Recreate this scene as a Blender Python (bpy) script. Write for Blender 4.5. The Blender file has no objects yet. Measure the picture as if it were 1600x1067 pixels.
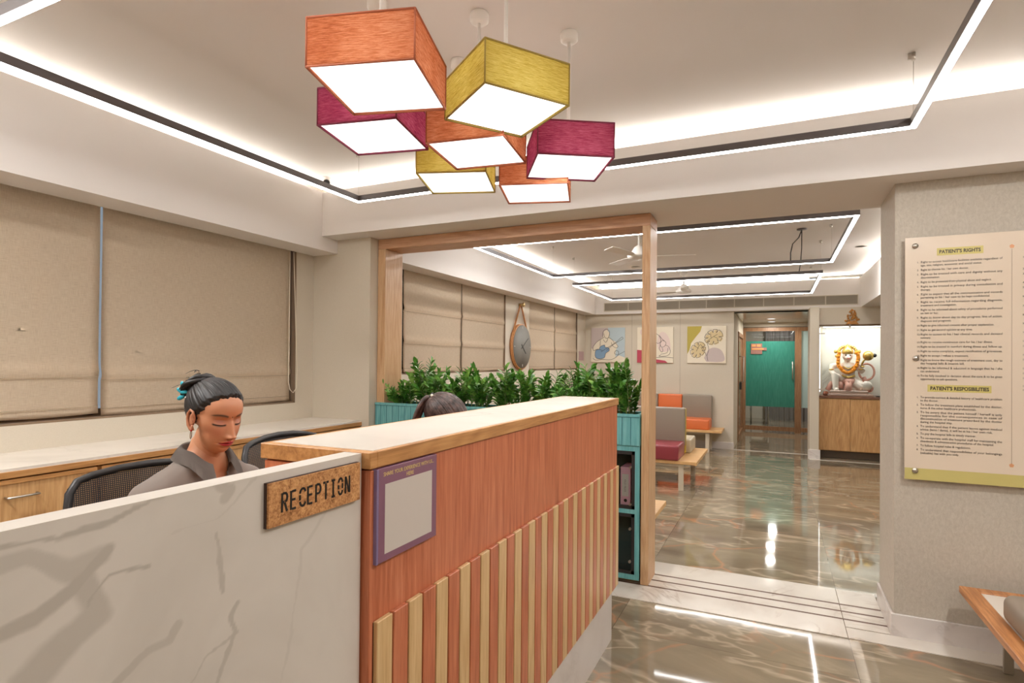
import bpy, bmesh, math, random
from mathutils import Vector, Matrix, noise
R_ = random.Random(7)
PI = math.pi
SC = bpy.context.scene
COL = SC.collection

# ------------------------------------------------------------------ camera
cam_d = bpy.data.cameras.new('camera')
cam = bpy.data.objects.new('camera', cam_d)
COL.objects.link(cam)
SC.camera = cam
F_PX, YAW, PITCH, ROLL, CAM_H = 896.703, -0.4307, 0.0082, 0.0088, 1.5
cam_d.sensor_width = 36.0
cam_d.lens = F_PX / 1600 * 36.0
cam_d.shift_y = (556.494 - 533.5) / 1600
cam_d.clip_start = 0.05
cam_d.clip_end = 100
_f = Vector((math.sin(YAW) * math.cos(PITCH), math.cos(YAW) * math.cos(PITCH), math.sin(PITCH)))
_r = Vector((math.cos(YAW), -math.sin(YAW), 0))
_u = _r.cross(_f)
_r2 = _r * math.cos(ROLL) + _u * math.sin(ROLL)
_u2 = -_r * math.sin(ROLL) + _u * math.cos(ROLL)
cam.matrix_world = Matrix(((_r2.x, _u2.x, -_f.x, 0), (_r2.y, _u2.y, -_f.y, 0), (_r2.z, _u2.z, -_f.z, CAM_H), (0, 0, 0, 1)))

# ------------------------------------------------------------------ world, exposure
W = bpy.data.worlds.new('world')
SC.world = W
W.use_nodes = True
W.node_tree.nodes['Background'].inputs[0].default_value = (0.50, 0.56, 0.68, 1)
W.node_tree.nodes['Background'].inputs[1].default_value = 0.6
SC.view_settings.view_transform = 'Standard'
SC.view_settings.look = 'None'
SC.view_settings.gamma = 1.0
SC.view_settings.exposure = 0.0
SC.view_settings.use_curve_mapping = False
SC.cycles.max_bounces = 10
SC.cycles.diffuse_bounces = 6
SC.cycles.glossy_bounces = 5
SC.cycles.transmission_bounces = 6
SC.cycles.transparent_max_bounces = 12
SC.cycles.caustics_reflective = False
SC.cycles.caustics_refractive = False
SC.cycles.sample_clamp_indirect = 6.0

# light levels (W / m2 / sr of the glowing surfaces, W of the added fill downlights)
COVE = 62.0
STRIP = 30.0
PANEL = 1.9
DOWN = 30.0
WARM = (1.0, 0.955, 0.88)
NEUT = (1.0, 0.988, 0.968)

def area(name, loc, sx, sy, power, color=NEUT, rot=(0, 0, 0), parent=None, spread=PI):
    d = bpy.data.lights.new(name, 'AREA')
    d.shape = 'RECTANGLE'; d.size = sx; d.size_y = sy
    d.energy = power; d.color = color; d.spread = spread
    o = bpy.data.objects.new(name, d); COL.objects.link(o)
    o.location = loc; o.rotation_euler = rot
    if parent: o.parent = parent
    return o

# ------------------------------------------------------------------ colour + material helpers
def lin(c):
    return tuple(((v / 255.0) / 12.92 if v / 255.0 <= 0.04045 else ((v / 255.0 + 0.055) / 1.055) ** 2.4) for v in c)

class Mt:
    def __init__(s, name, col=(200, 200, 200), rough=0.5, metal=0.0, spec=0.5, **kw):
        s.m = bpy.data.materials.new(name); s.m.use_nodes = True
        s.t = s.m.node_tree; s.b = s.t.nodes['Principled BSDF']
        s.b.inputs['Base Color'].default_value = (*lin(col), 1)
        s.b.inputs['Roughness'].default_value = rough
        s.b.inputs['Metallic'].default_value = metal
        s.b.inputs['Specular IOR Level'].default_value = spec
        for k, v in kw.items(): s.b.inputs[k.replace('_', ' ')].default_value = v
        s._co = None
    def n(s, typ, ins=None, **props):
        nd = s.t.nodes.new(typ)
        for k, v in props.items(): setattr(nd, k, v)
        for k, v in (ins or {}).items():
            if isinstance(v, bpy.types.NodeSocket): s.t.links.new(v, nd.inputs[k])
            else: nd.inputs[k].default_value = v
        return nd
    def co(s, scale=(1, 1, 1), rot=(0, 0, 0), loc=(0, 0, 0)):
        if s._co is None: s._co = s.n('ShaderNodeTexCoord').outputs['Object']
        return s.n('ShaderNodeMapping', {'Vector': s._co, 'Scale': scale, 'Rotation': rot, 'Location': loc}).outputs[0]
    def noise(s, vec, scale, detail=3, rough=0.5, dist=0.0):
        return s.n('ShaderNodeTexNoise', {'Vector': vec, 'Scale': scale, 'Detail': detail, 'Roughness': rough, 'Distortion': dist}).outputs['Fac']
    def ramp(s, fac, stops, interp='LINEAR'):
        nd = s.n('ShaderNodeValToRGB', {'Fac': fac}); cr = nd.color_ramp; cr.interpolation = interp
        while len(cr.elements) < len(stops): cr.elements.new(0.5)
        for e, (p, c) in zip(cr.elements, stops):
            e.position = p; e.color = (*lin(c), 1) if not isinstance(c, float) else (c, c, c, 1)
        return nd.outputs['Color']
    def math(s, op, a, b=0.0, c=None):
        nd = s.n('ShaderNodeMath', operation=op)
        for i, v in enumerate((a, b) if c is None else (a, b, c)):
            if isinstance(v, bpy.types.NodeSocket): s.t.links.new(v, nd.inputs[i])
            else: nd.inputs[i].default_value = v
        return nd.outputs[0]
    def mix(s, fac, a, b, blend='MIX'):
        nd = s.n('ShaderNodeMix', data_type='RGBA', blend_type=blend)
        for i, v in ((0, fac), (6, a), (7, b)):
            if isinstance(v, bpy.types.NodeSocket): s.t.links.new(v, nd.inputs[i])
            elif i == 0: nd.inputs[0].default_value = v
            else: nd.inputs[i].default_value = (*lin(v), 1)
        return nd.outputs[2]
    def base(s, sock): s.t.links.new(sock, s.b.inputs['Base Color']); return s
    def set(s, k, sock): s.t.links.new(sock, s.b.inputs[k]); return s
    def bump(s, h, strength=0.2, dist=0.01):
        b = s.n('ShaderNodeBump', {'Height': h, 'Strength': strength, 'Distance': dist})
        s.t.links.new(b.outputs[0], s.b.inputs['Normal']); return s

def plain(name, col, rough=0.5, metal=0.0, **k): return Mt(name, col, rough, metal, **k).m

def emit(name, col, strength):
    m = bpy.data.materials.new(name); m.use_nodes = True; t = m.node_tree
    t.nodes.remove(t.nodes['Principled BSDF'])
    e = t.nodes.new('ShaderNodeEmission'); e.inputs[0].default_value = (*col, 1); e.inputs[1].default_value = strength
    t.links.new(e.outputs[0], t.nodes['Material Output'].inputs[0]); return m

def wood(name, c1, c2, c3, axis='z', rough=0.45, scale=1.0, bump=0.1, fig=0.13):
    """fine lengthwise grain along one axis, with broad cathedral figure"""
    q = Mt(name, c1, rough)
    st = {'x': (0.06, 1, 1), 'y': (1, 0.06, 1), 'z': (1, 1, 0.06)}[axis]
    fine = q.noise(q.co(tuple(v * 90 * scale for v in st)), 1.0, 4, 0.65, 0.4)
    st2 = {'x': (0.14, 1, 1), 'y': (1, 0.14, 1), 'z': (1, 1, 0.14)}[axis]
    big = q.noise(q.co(tuple(v * 5 * scale for v in st2)), 1.0, 2, 0.5, 0.6)
    rings = q.math('SINE', q.math('MULTIPLY', big, 70.0))
    rings = q.math('MULTIPLY_ADD', rings, 0.5, 0.5)
    f = q.math('ADD', q.math('MULTIPLY', fine, 1.0 - fig), q.math('MULTIPLY', rings, fig))
    q.base(q.ramp(f, [(0.30, c2), (0.52, c1), (0.75, c3)]))
    q.bump(fine, bump, 0.002)
    return q.m

def marble(name, c0, cv, scale=1.0, rough=0.25, rot=(0.5, 0.4, 0.6), amt=0.8, cloud=0.5, stretch=(1, 1, 1)):
    q = Mt(name, c0, rough)
    v = q.co(tuple(scale * k for k in stretch), rot)
    n1 = q.noise(v, 0.9, 5, 0.55, 1.3)
    r1 = q.math('ABSOLUTE', q.math('SUBTRACT', n1, 0.5))
    vein = q.ramp(r1, [(0.0, 1.0), (0.018, 0.35), (0.06, 0.0)])
    n2 = q.noise(v, 0.55, 4, 0.5, 1.6)
    soft = q.ramp(q.math('ABSOLUTE', q.math('SUBTRACT', n2, 0.47)), [(0.0, 1.0), (0.05, 0.55), (0.12, 0.0)])
    msk = q.ramp(q.noise(q.co((scale,) * 3, loc=(7, 3, 1)), 1.1, 3), [(0.42, 0.0), (0.62, 1.0)])
    s1 = q.math('MULTIPLY', vein, q.math('MULTIPLY', msk, amt))
    s2 = q.math('MULTIPLY', soft, q.math('MULTIPLY', msk, cloud))
    q.base(q.mix(q.math('MAXIMUM', s1, s2), c0, cv))
    return q.m

# ------------------------------------------------------------------ mesh builder
class MB:
    def __init__(s): s.b = bmesh.new()
    def _v(s, c): return s.b.verts.new(c)
    def quad(s, a, b, c, d):
        return s.b.faces.new([s._v(p) for p in (a, b, c, d)])
    def box(s, x0, x1, y0, y1, z0, z1, bev=0.0, seg=2, rot=None, piv=None):
        r = bmesh.ops.create_cube(s.b, size=1.0)
        vs = r['verts']
        for v in vs:
            v.co = Vector(((x0 + x1) / 2 + v.co.x * (x1 - x0), (y0 + y1) / 2 + v.co.y * (y1 - y0), (z0 + z1) / 2 + v.co.z * (z1 - z0)))
        if bev > 0:
            es = list({e for v in vs for e in v.link_edges})
            res = bmesh.ops.bevel(s.b, geom=es, offset=bev, segments=seg, profile=0.5, affect='EDGES')
            vs = list({v for f in res['faces'] for v in f.verts})
        if rot is not None:
            M = Matrix.Translation(piv) @ rot.to_4x4() @ Matrix.Translation(-Vector(piv))
            for v in vs: v.co = M @ v.co
        return s
    def tube(s, pts, r, n=8, caps=True, closed=False, flat=1.0):
        pts = [Vector(p) for p in pts]; rs = r if isinstance(r, (list, tuple)) else [r] * len(pts)
        rings = []; N = len(pts); up = None
        for i, p in enumerate(pts):
            if closed: t = pts[(i + 1) % N] - pts[i - 1]
            else: t = pts[min(i + 1, N - 1)] - pts[max(i - 1, 0)]
            t = t.normalized() if t.length > 1e-9 else Vector((0, 0, 1))
            if up is None:
                up = t.orthogonal().normalized()
                if abs(t.z) < 0.9: up = (Vector((0, 0, 1)) - t * t.z).normalized()
            up = (up - t * up.dot(t))
            up = up.normalized() if up.length > 1e-6 else t.orthogonal().normalized()
            w = t.cross(up)
            rings.append([s._v(p + (up * math.cos(2 * PI * k / n) + w * math.sin(2 * PI * k / n) * flat) * rs[i]) for k in range(n)])
        for i in range(N if closed else N - 1):
            a, b = rings[i], rings[(i + 1) % N]
            for k in range(n):
                f = s.b.faces.new((a[k], a[(k + 1) % n], b[(k + 1) % n], b[k])); f.smooth = True
        if caps and not closed:
            s.b.faces.new(list(reversed(rings[0]))); s.b.faces.new(rings[-1])
        return s
    def cyl(s, p0, p1, r, n=20, r2=None): return s.tube([p0, p1], [r, r if r2 is None else r2], n)
    def lathe(s, prof, c=(0, 0, 0), n=24, axis='z'):
        rings = []
        for (r, h) in prof:
            ring = []
            for k in range(n):
                a = 2 * PI * k / n; x, y = r * math.cos(a), r * math.sin(a)
                p = {'z': (x, y, h), 'y': (x, h, y), 'x': (h, x, y)}[axis]
                ring.append(s._v((c[0] + p[0], c[1] + p[1], c[2] + p[2])))
            rings.append(ring)
        for a, b in zip(rings, rings[1:]):
            for k in range(n):
                f = s.b.faces.new((a[k], a[(k + 1) % n], b[(k + 1) % n], b[k])); f.smooth = True
        s.b.faces.new(rings[0]); s.b.faces.new(rings[-1])
        return s
    def ball(s, c, r, seg=14, sc=(1, 1, 1), rot=None):
        res = bmesh.ops.create_uvsphere(s.b, u_segments=seg, v_segments=max(6, seg * 2 // 3), radius=1.0)
        for v in res['verts']:
            p = Vector((v.co.x * r * sc[0], v.co.y * r * sc[1], v.co.z * r * sc[2]))
            if rot is not None: p = rot @ p
            v.co = p + Vector(c)
            for f in v.link_faces: f.smooth = True
        return s
    def prism(s, poly, o, u, v, w):
        """extrude the polygon poly (2D) laid out along u, v from o by the vector w"""
        o, u, v, w = Vector(o), Vector(u), Vector(v), Vector(w)
        a = [s._v(o + u * x + v * y) for x, y in poly]; b = [s._v(p.co + w) for p in a]
        s.b.faces.new(a); s.b.faces.new(list(reversed(b))); n = len(a)
        for i in range(n): s.b.faces.new((a[i], b[i], b[(i + 1) % n], a[(i + 1) % n]))
        return s
    def ribbon(s, pts, w, o, u, v, wv):
        """a flat stroke of width w along 2D pts"""
        P = [Vector((p[0], p[1])) for p in pts]; L, Rr = [], []
        for i, p in enumerate(P):
            t = (P[min(i + 1, len(P) - 1)] - P[max(i - 1, 0)]).normalized(); nn = Vector((-t.y, t.x)) * w / 2
            L.append(tuple(p + nn)); Rr.append(tuple(p - nn))
        for i in range(len(P) - 1): s.prism([L[i], L[i + 1], Rr[i + 1], Rr[i]], o, u, v, wv)
        return s

def wloc(o):
    l = Vector((0, 0, 0))
    while o is not None: l = l + o.location; o = o.parent
    return l

def obj(name, mb, mat, parent=None, smooth=False, mods=None):
    bm = mb.b if isinstance(mb, MB) else mb
    bmesh.ops.recalc_face_normals(bm, faces=bm.faces)
    me = bpy.data.meshes.new(name)
    if parent is not None:
        off = wloc(parent)
        if off.length > 0: bmesh.ops.translate(bm, verts=bm.verts, vec=-off)
    if smooth:
        for f in bm.faces: f.smooth = True
    bm.to_mesh(me); bm.free()
    for m in (mat if isinstance(mat, (list, tuple)) else [mat]): me.materials.append(m)
    o = bpy.data.objects.new(name, me); COL.objects.link(o)
    if parent is not None: o.parent = parent
    return o

def tag(o, label, cat=None, group=None, kind=None):
    if label: o['label'] = label
    if cat: o['category'] = cat
    if group: o['group'] = group
    if kind: o['kind'] = kind
    return o

def thing(name, label, cat, loc=(0, 0, 0), group=None):
    o = bpy.data.objects.new(name, None); COL.objects.link(o); o.location = loc
    o.empty_display_size = 0.1
    return tag(o, label, cat, group)

def struct(name, mb, mat, label, cat='building part', parent=None):
    o = obj(name, mb, mat, parent)
    return tag(o, label, cat, None, 'structure')

def copy_tree(o, parent=None):
    c = o.copy(); COL.objects.link(c)
    if parent is not None: c.parent = parent
    for ch in list(o.children): copy_tree(ch, c)
    return c

def boxp(name, dims, mat, parent, bev=0.0, seg=2): return obj(name, MB().box(*dims, bev=bev, seg=seg), mat, parent)

def text_bm(s, size, M, width=None, squash=1.0, depth=0.0004, bold=0.0, align='LEFT'):
    """text as a mesh; M places it; width forces the line length"""
    cu = bpy.data.curves.new('lettering', 'FONT'); cu.body = s; cu.size = size; cu.align_x = align
    cu.extrude = depth; cu.resolution_u = 2; cu.offset = bold
    o = bpy.data.objects.new('lettering', cu); COL.objects.link(o)
    dg = bpy.context.evaluated_depsgraph_get(); dg.update()
    me = bpy.data.meshes.new_from_object(o.evaluated_get(dg))
    bm = bmesh.new(); bm.from_mesh(me)
    bpy.data.objects.remove(o); bpy.data.curves.remove(cu); bpy.data.meshes.remove(me)
    if bm.verts:
        x0 = min(v.co.x for v in bm.verts); x1 = max(v.co.x for v in bm.verts)
        k = squash
        if width: k = width / max(1e-6, x1 - x0)
        bmesh.ops.transform(bm, matrix=M @ Matrix.Diagonal((k, 1, 1, 1)), verts=bm.verts)
    return bm

def merge_bm(dst, src):
    me = bpy.data.meshes.new('tmp'); src.to_mesh(me); src.free(); dst.from_mesh(me); bpy.data.meshes.remove(me)

def frame_M(o, u, v):
    u, v = Vector(u).normalized(), Vector(v).normalized(); w = u.cross(v)
    return Matrix(((u.x, v.x, w.x, o[0]), (u.y, v.y, w.y, o[1]), (u.z, v.z, w.z, o[2]), (0, 0, 0, 1)))

# ------------------------------------------------------------------ shared materials
q = Mt('ceiling_paint', (228, 223, 219), 0.85); M_CEIL = q.m
q = Mt('wall_paint', (205, 195, 178), 0.85)
tx = q.noise(q.co((1, 1, 1)), 160, 4, 0.7); q.base(q.mix(tx, (198, 188, 170), (212, 203, 187))); q.bump(tx, 0.15, 0.003); M_WALL = q.m
q = Mt('textured_wallpaper', (192, 184, 170), 0.8)
tx = q.noise(q.co((1, 1, 0.55)), 70, 6, 0.75, 0.6)
q.base(q.ramp(tx, [(0.35, (184, 175, 161)), (0.65, (200, 192, 179))])); q.bump(tx, 0.35, 0.006); M_PAPER = q.m
q = Mt('linen_blind', (225, 200, 172), 0.9)
ta = q.noise(q.co((1, 3.0, 60)), 7, 3, 0.6); tb = q.noise(q.co((1, 60, 3.0)), 7, 3, 0.6)
tf = q.math('MULTIPLY_ADD', ta, 0.5, q.math('MULTIPLY', tb, 0.5))
q.base(q.ramp(tf, [(0.34, (224, 200, 170)), (0.52, (242, 220, 192)), (0.68, (250, 232, 208))])); q.bump(tf, 0.3, 0.002); M_BLIND = q.m
q = Mt('grey_veined_white_marble', (214, 207, 198), 0.3)
_at = q.n('ShaderNodeAttribute', attribute_name='vein').outputs['Fac']
cl_ = q.ramp(q.noise(q.co((1, 1, 1)), 3.0, 4, .55, .6), [(.40, 0.0), (.75, .30)])
q.base(q.mix(q.math('MAXIMUM', _at, cl_), (214, 207, 198), (150, 142, 130))); M_MARBLE = q.m
M_MTOP = marble('white_marble_worktop', (230, 224, 215), (186, 176, 164), 1.3, 0.22, (0.2, 0.3, 1.1), 0.45, 0.35)
M_MFLOOR = marble('white_marble_floor', (226, 220, 210), (170, 150, 135), 2.0, 0.12, (0.2, 0.3, 0.8), 0.6, 0.35)
M_MSKIRT = marble('white_marble_skirting', (222, 216, 212), (175, 165, 160), 1.6, 0.25, (0.2, 0.3, 0.8), 0.6, 0.35)
# glossy brown-grey marble floor with pale streaks, rust cracks and thin joints
q = Mt('polished_brown_marble_floor', (150, 136, 112), 0.045, spec=0.5)
v = q.co((1, 1, 1))
sep = q.n('ShaderNodeSeparateXYZ', {'Vector': v})
tid = q.math('FLOOR', q.math('MULTIPLY', q.math('SUBTRACT', sep.outputs[0], 0.37), 0.833))
tjd = q.math('FLOOR', q.math('MULTIPLY', q.math('SUBTRACT', sep.outputs[1], 4.39), 0.833))
rnd = q.n('ShaderNodeCombineXYZ', {'X': q.math('MULTIPLY', tid, 3.7), 'Y': q.math('MULTIPLY', tjd, 5.3)}).outputs[0]
vv = q.n('ShaderNodeVectorMath', {0: v, 1: rnd}, operation='ADD').outputs[0]
vs = q.n('ShaderNodeMapping', {'Vector': vv, 'Rotation': (0, 0, 0.75), 'Scale': (0.7, 1.7, 1)}).outputs[0]
cl = q.noise(vs, 1.4, 6, 0.62, 0.5)
c = q.ramp(cl, [(0.26, (110, 98, 80)), (0.46, (131, 118, 98)), (0.60, (145, 132, 110)), (0.78, (170, 157, 134))])
w1 = q.math('ABSOLUTE', q.math('SUBTRACT', q.noise(vs, 1.0, 4, 0.6, 0.35), 0.5))
c = q.mix(q.ramp(w1, [(0.0, 0.42), (0.008, 0.22), (0.022, 0.0)]), c, (216, 200, 176))
vd = q.n('ShaderNodeMix', {0: 0.16, 4: vv, 5: q.n('ShaderNodeTexNoise', {'Vector': vv, 'Scale': 3.0, 'Detail': 4}).outputs['Color']}, data_type='VECTOR')
ck = q.n('ShaderNodeTexVoronoi', {'Vector': vd.outputs[1], 'Scale': 1.9}, feature='DISTANCE_TO_EDGE').outputs['Distance']
cm = q.ramp(q.noise(vv, 1.6, 2), [(0.45, 0.0), (0.6, 1.0)])
c = q.mix(q.math('MULTIPLY', q.ramp(ck, [(0.0, 0.8), (0.012, 0.35), (0.03, 0.0)]), cm), c, (178, 130, 98))
jx = q.math('LESS_THAN', q.math('ABSOLUTE', q.math('SUBTRACT', q.math('FRACT', q.math('MULTIPLY', q.math('SUBTRACT', sep.outputs[0], 0.37 - 0.6), 0.833)), 0.5)), 0.0014)
jy = q.math('LESS_THAN', q.math('ABSOLUTE', q.math('SUBTRACT', q.math('FRACT', q.math('MULTIPLY', q.math('SUBTRACT', sep.outputs[1], 4.39 - 0.6), 0.833)), 0.5)), 0.0012)
c = q.mix(q.math('MULTIPLY', q.math('MAXIMUM', jx, jy), 0.6), c, (70, 60, 48))
q.base(c)
q.bump(q.noise(v, 1.8, 2), 0.04, 0.02)
M_FLOOR = q.m
M_OAK = wood('light_oak', (205, 160, 108), (182, 134, 84), (220, 178, 128), 'z', 0.42)
M_OAKX = wood('light_oak_board', (214, 172, 118), (192, 146, 94), (228, 190, 138), 'x', 0.4)
M_OAKY = wood('oak_edge', (190, 138, 84), (160, 110, 62), (208, 158, 104), 'y', 0.4)
M_FRZ = wood('frame_oak_upright', (202, 164, 124), (186, 144, 104), (214, 182, 144), 'z', 0.4)
M_FRX = wood('frame_oak_head', (194, 150, 116), (176, 130, 96), (208, 168, 134), 'x', 0.4)
M_RED = wood('rust_stained_oak', (192, 114, 80), (168, 90, 58), (208, 134, 100), 'z', 0.34, 0.9, 0.08, .10)
M_PALE = wood('pale_ash_batten', (212, 178, 128), (196, 158, 108), (224, 194, 146), 'z', 0.36, 1.0, 0.08, .12)
M_TEAL = wood('teal_stained_wood', (104, 168, 170), (84, 148, 152), (122, 182, 182), 'z', 0.45)
M_TEALD = plain('teal_groove', (38, 100, 112), 0.6)
M_BLACK = plain('black_metal', (38, 35, 35), 0.45)
M_DGREY = plain('dark_grey_profile', (92, 85, 84), 0.5)
M_CHROME = plain('brushed_steel', (205, 200, 192), 0.28, 1.0)
M_WHITE = plain('white_plastic', (232, 228, 222), 0.4)
M_COVE = emit('cove_led', WARM, COVE)
M_STRIP = emit('profile_diffuser', NEUT, STRIP)
M_PANEL = emit('lamp_diffuser', (1.0, 0.97, 0.92), PANEL)
q = Mt('clear_glass', (255, 255, 255), 0.0)
_g = q.n('ShaderNodeBsdfGlossy', {'Roughness': 0.02}); _t = q.n('ShaderNodeBsdfTransparent', {'Color': (0.93, 0.96, 0.95, 1)})
_fr = q.n('ShaderNodeFresnel', {'IOR': 1.4}); _mx = q.n('ShaderNodeMixShader', {0: _fr.outputs[0], 1: _t.outputs[0], 2: _g.outputs[0]})
q.t.links.new(_mx.outputs[0], q.t.nodes['Material Output'].inputs[0]); M_GLASS = q.m

# ================================================================== SETTING
YB = 3.785            # face of the cross wall / pier
ZC, ZL, ZBM, ZS = 2.95, 2.865, 2.505, 2.39   # ceiling, cove ledge, beam soffit, window soffit
XR, YN, YF = 2.6, -2.6, 10.62
struct('floor', MB().box(-4.2, XR + .4, YN - .3, 18.2, -0.12, 0), M_FLOOR, 'polished brown grey marble floor with pale streaks running through both rooms', 'floor')
struct('ceiling', MB().box(-4.0, XR + .3, YN - .2, 4.33, ZC, ZC + .1), M_CEIL, 'plain painted ceiling of the reception with glowing cove', 'ceiling')
struct('ceiling', MB().box(-4.0, XR + .3, 4.33, 11.0, ZC, ZC + .1), M_CEIL, 'plain painted ceiling of the waiting room beyond the beam', 'ceiling')
# near left wall with the window opening Y -0.6..3.587, Z 1.137..2.6
wl = MB()
wl.box(-3.83, -3.63, YN, YB, 0, 1.137).box(-3.83, -3.63, YN, YB, 2.6, ZC).box(-3.83, -3.63, 3.587, YB, 1.137, 2.6).box(-3.83, -3.63, YN, -0.6, 1.137, 2.6)
struct('wall_left', wl, M_WALL, 'beige wall on the left with the long reception window', 'wall')
wl = MB()
wl.box(-3.83, -3.33, YB + .01, YF, 0, 1.355).box(-3.83, -3.33, YB + .01, YF, 2.6, ZC).box(-3.83, -3.33, YB + .01, 4.66, 1.355, 2.6)
wl.box(-3.83, -3.33, 7.03, 7.85, 1.355, 2.6).box(-3.83, -3.33, 10.13, YF, 1.355, 2.6)
struct('wall_left', wl, M_WALL, 'beige wall on the left of the waiting room with two windows and the clock', 'wall')
struct('wall_middle', MB().box(-3.83, -3.025, YB, 4.15, 0, ZBM), M_WALL, 'short beige wall between the window and the left wooden post', 'wall')
struct('wall_middle', MB().box(.6, XR, YB, 4.262, 0, ZBM), M_PAPER, 'textured grey beige wall carrying the rights board', 'wall')
struct('wall_right', MB().box(XR, XR + .2, YN, YF, 0, ZC), M_WALL, 'beige wall to the right of both rooms outside the view', 'wall')
struct('wall_rear', MB().box(-4.0, XR + .2, YN - .2, YN, 0, ZC), M_WALL, 'beige wall behind the viewer', 'wall')
struct('trim_1', MB().box(-3.63, XR, 3.60, 4.33, ZBM, ZL).box(-3.63, XR, 3.86, 4.33, ZL, ZC), M_CEIL, 'white boxed beam between reception and waiting room', 'beam')
struct('trim_2', MB().box(-3.63, -3.37, YN, YB, ZS, ZL - .002), M_CEIL, 'white boxed soffit above the reception window', 'soffit')
struct('trim_3', MB().box(1.75, XR, YN, 3.6, ZS, ZL - .002), M_CEIL, 'white boxed soffit on the right of the reception', 'soffit')
# waiting room coffer
struct('trim_4', MB().box(-3.33, -3.10, 4.33, 10.5, ZS, ZL), M_CEIL, 'white boxed soffit above the waiting room windows', 'soffit')
struct('trim_5', MB().box(1.21, XR, 4.33, 10.5, ZS, ZL), M_CEIL, 'white boxed soffit on the right of the waiting room', 'soffit')
struct('trim_6', MB().box(-3.33, XR, 10.5, YF + .1, ZS, ZL), M_CEIL, 'white boxed soffit with the long air grille above the art wall', 'soffit')
# cove leds (real strips lying on the ledges)
def cove(name, d, label):
    o = obj(name, MB().box(*d), M_COVE); tag(o, label, 'cove light', 'cove strips on the ceiling ledges')
cove('led_strip', (-3.35, 1.7, 3.70, 3.73, ZL + .002, ZL + .012), 'warm strip light hidden on the beam ledge facing the reception')
cove('led_strip', (-3.48, -3.45, YN + .1, 3.5, ZL + .002, ZL + .012), 'warm strip light hidden on the ledge above the reception window')
cove('led_strip', (1.85, 1.88, YN + .1, 3.5, ZL + .002, ZL + .012), 'warm strip light hidden on the right ledge of the reception')
cove('led_strip', (-3.22, -3.19, 4.4, 10.4, ZL + .002, ZL + .012), 'warm strip light on the ledge above the waiting room windows')
cove('led_strip', (1.30, 1.33, 4.4, 10.4, ZL + .002, ZL + .012), 'warm strip light on the right ledge of the waiting room')
cove('led_strip', (-3.0, 1.2, 10.58, 10.61, ZL + .002, ZL + .012), 'warm strip light on the ledge above the air grille')
# far walls
fw = MB().box(-3.5, -.66, YF, YF + .2, 0, ZC).box(.49, .62, 10.2, 10.8, 0, ZS).box(.62, XR, 10.38, 10.80, 2.106, ZS).box(-.66, .49, YF, 10.9, 2.38, ZC)
fw.box(1.9, XR, 10.38, 10.8, 0, 2.106).box(.62, XR, 10.95, 11.1, 0, ZC).box(.64, .70, 10.8, 13.9, 0, 2.4).box(-.86, -.66, YF + .2, 11.8, 0, 2.4).box(-.86, -.66, 13.5, 13.9, 0, 2.4).box(-.86, -.66, 11.8, 13.5, 2.1, 2.4)
struct('wall_far', fw, M_WALL, 'beige far wall with the three pictures, the passage and the shrine niche', 'wall')
g = MB()
for x in (-2.43, -1.56): g.box(x - .003, x + .003, YF - .003, YF, .13, ZS)
struct('trim_7', g, plain('joint_shade', (172, 162, 146), .8), 'thin upright panel joints between the pictures on the far wall', 'panel joint')  # joint lines in a slightly darker beige than the wall
struct('ceiling', MB().box(-.66, .64, 10.6, 14.0, 2.38, 2.44), plain('gloss_ceiling', (190, 182, 168), .15), 'low glossy ceiling of the passage with two downlights', 'ceiling')
# room beyond the glass door
bw = MB().box(-3.0, 3.0, 17.0, 17.2, 0, 2.9).box(-3.2, -3.0, 13.9, 17.2, 0, 2.9).box(3.0, 3.2, 13.9, 17.2, 0, 2.9).box(-3.0, -.66, 13.8, 13.9, 0, 2.9).box(.64, 3.0, 13.8, 13.9, 0, 2.9).box(-.66, .64, 13.8, 13.9, 2.3, 2.9)
struct('wall_far', bw, M_WALL, 'beige walls of the room beyond the glass door', 'wall')
struct('ceiling', MB().box(-3.0, 3.0, 13.9, 17.2, 2.6, 2.7), M_CEIL, 'ceiling of the room beyond the glass door', 'ceiling')
# skirting and floor bands
bb = lambda n, d, l: struct(n, MB().box(*d, bev=.003, seg=1), M_MSKIRT, l, 'skirting')
bb('baseboard_middle', (.585, XR, YB - .014, YB, 0, .125), 'white marble skirting along the wall under the rights board')
bb('baseboard_middle', (.586, .6, YB, 4.262, 0, .125), 'white marble skirting on the narrow side of the textured wall')
bb('baseboard_far', (-3.33, -.65, YF - .016, YF, 0, .125), 'white marble skirting under the picture wall')
bb('baseboard_far', (.47, .64, 10.18, 10.2, 0, .15), 'white marble foot of the pier beside the shrine cabinet')
bb('baseboard_left', (-3.345, -3.33, YB + .4, YF, 0, .125), 'white marble skirting under the waiting room windows')
tm = MB()
for (y0, y1) in ((3.783, 3.878), (3.898, 3.996), (4.016, 4.107), (4.127, 4.385)):
    tm.box(-3.02, .365, y0, y1, 0.0, .004).box(.369, .586, y0, y1, 0.0, .004)
tm.box(-.96, .365, 3.632, 3.783, 0, .004).box(.369, XR, 3.632, 3.771, 0, .004)
struct('trim_8', tm, M_MFLOOR, 'white marble threshold in strips across the opening', 'threshold')
struct('trim_9', MB().box(-3.02, .586, 3.878, 3.898, 0.0, .0042).box(-3.02, .586, 3.996, 4.016, 0.0, .0042).box(-3.02, .586, 4.107, 4.127, 0.0, .0042), plain('bronze_inlay', (92, 62, 44), .5), 'thin brown inlay lines in the marble threshold', 'inlay')
struct('trim_10', MB().box(-.66, XR, 10.60, 10.68, 0, .003).box(.49, XR, 10.1, 10.18, 0, .003), M_MFLOOR, 'narrow white marble band on the floor before the passage', 'floor band')
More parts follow.
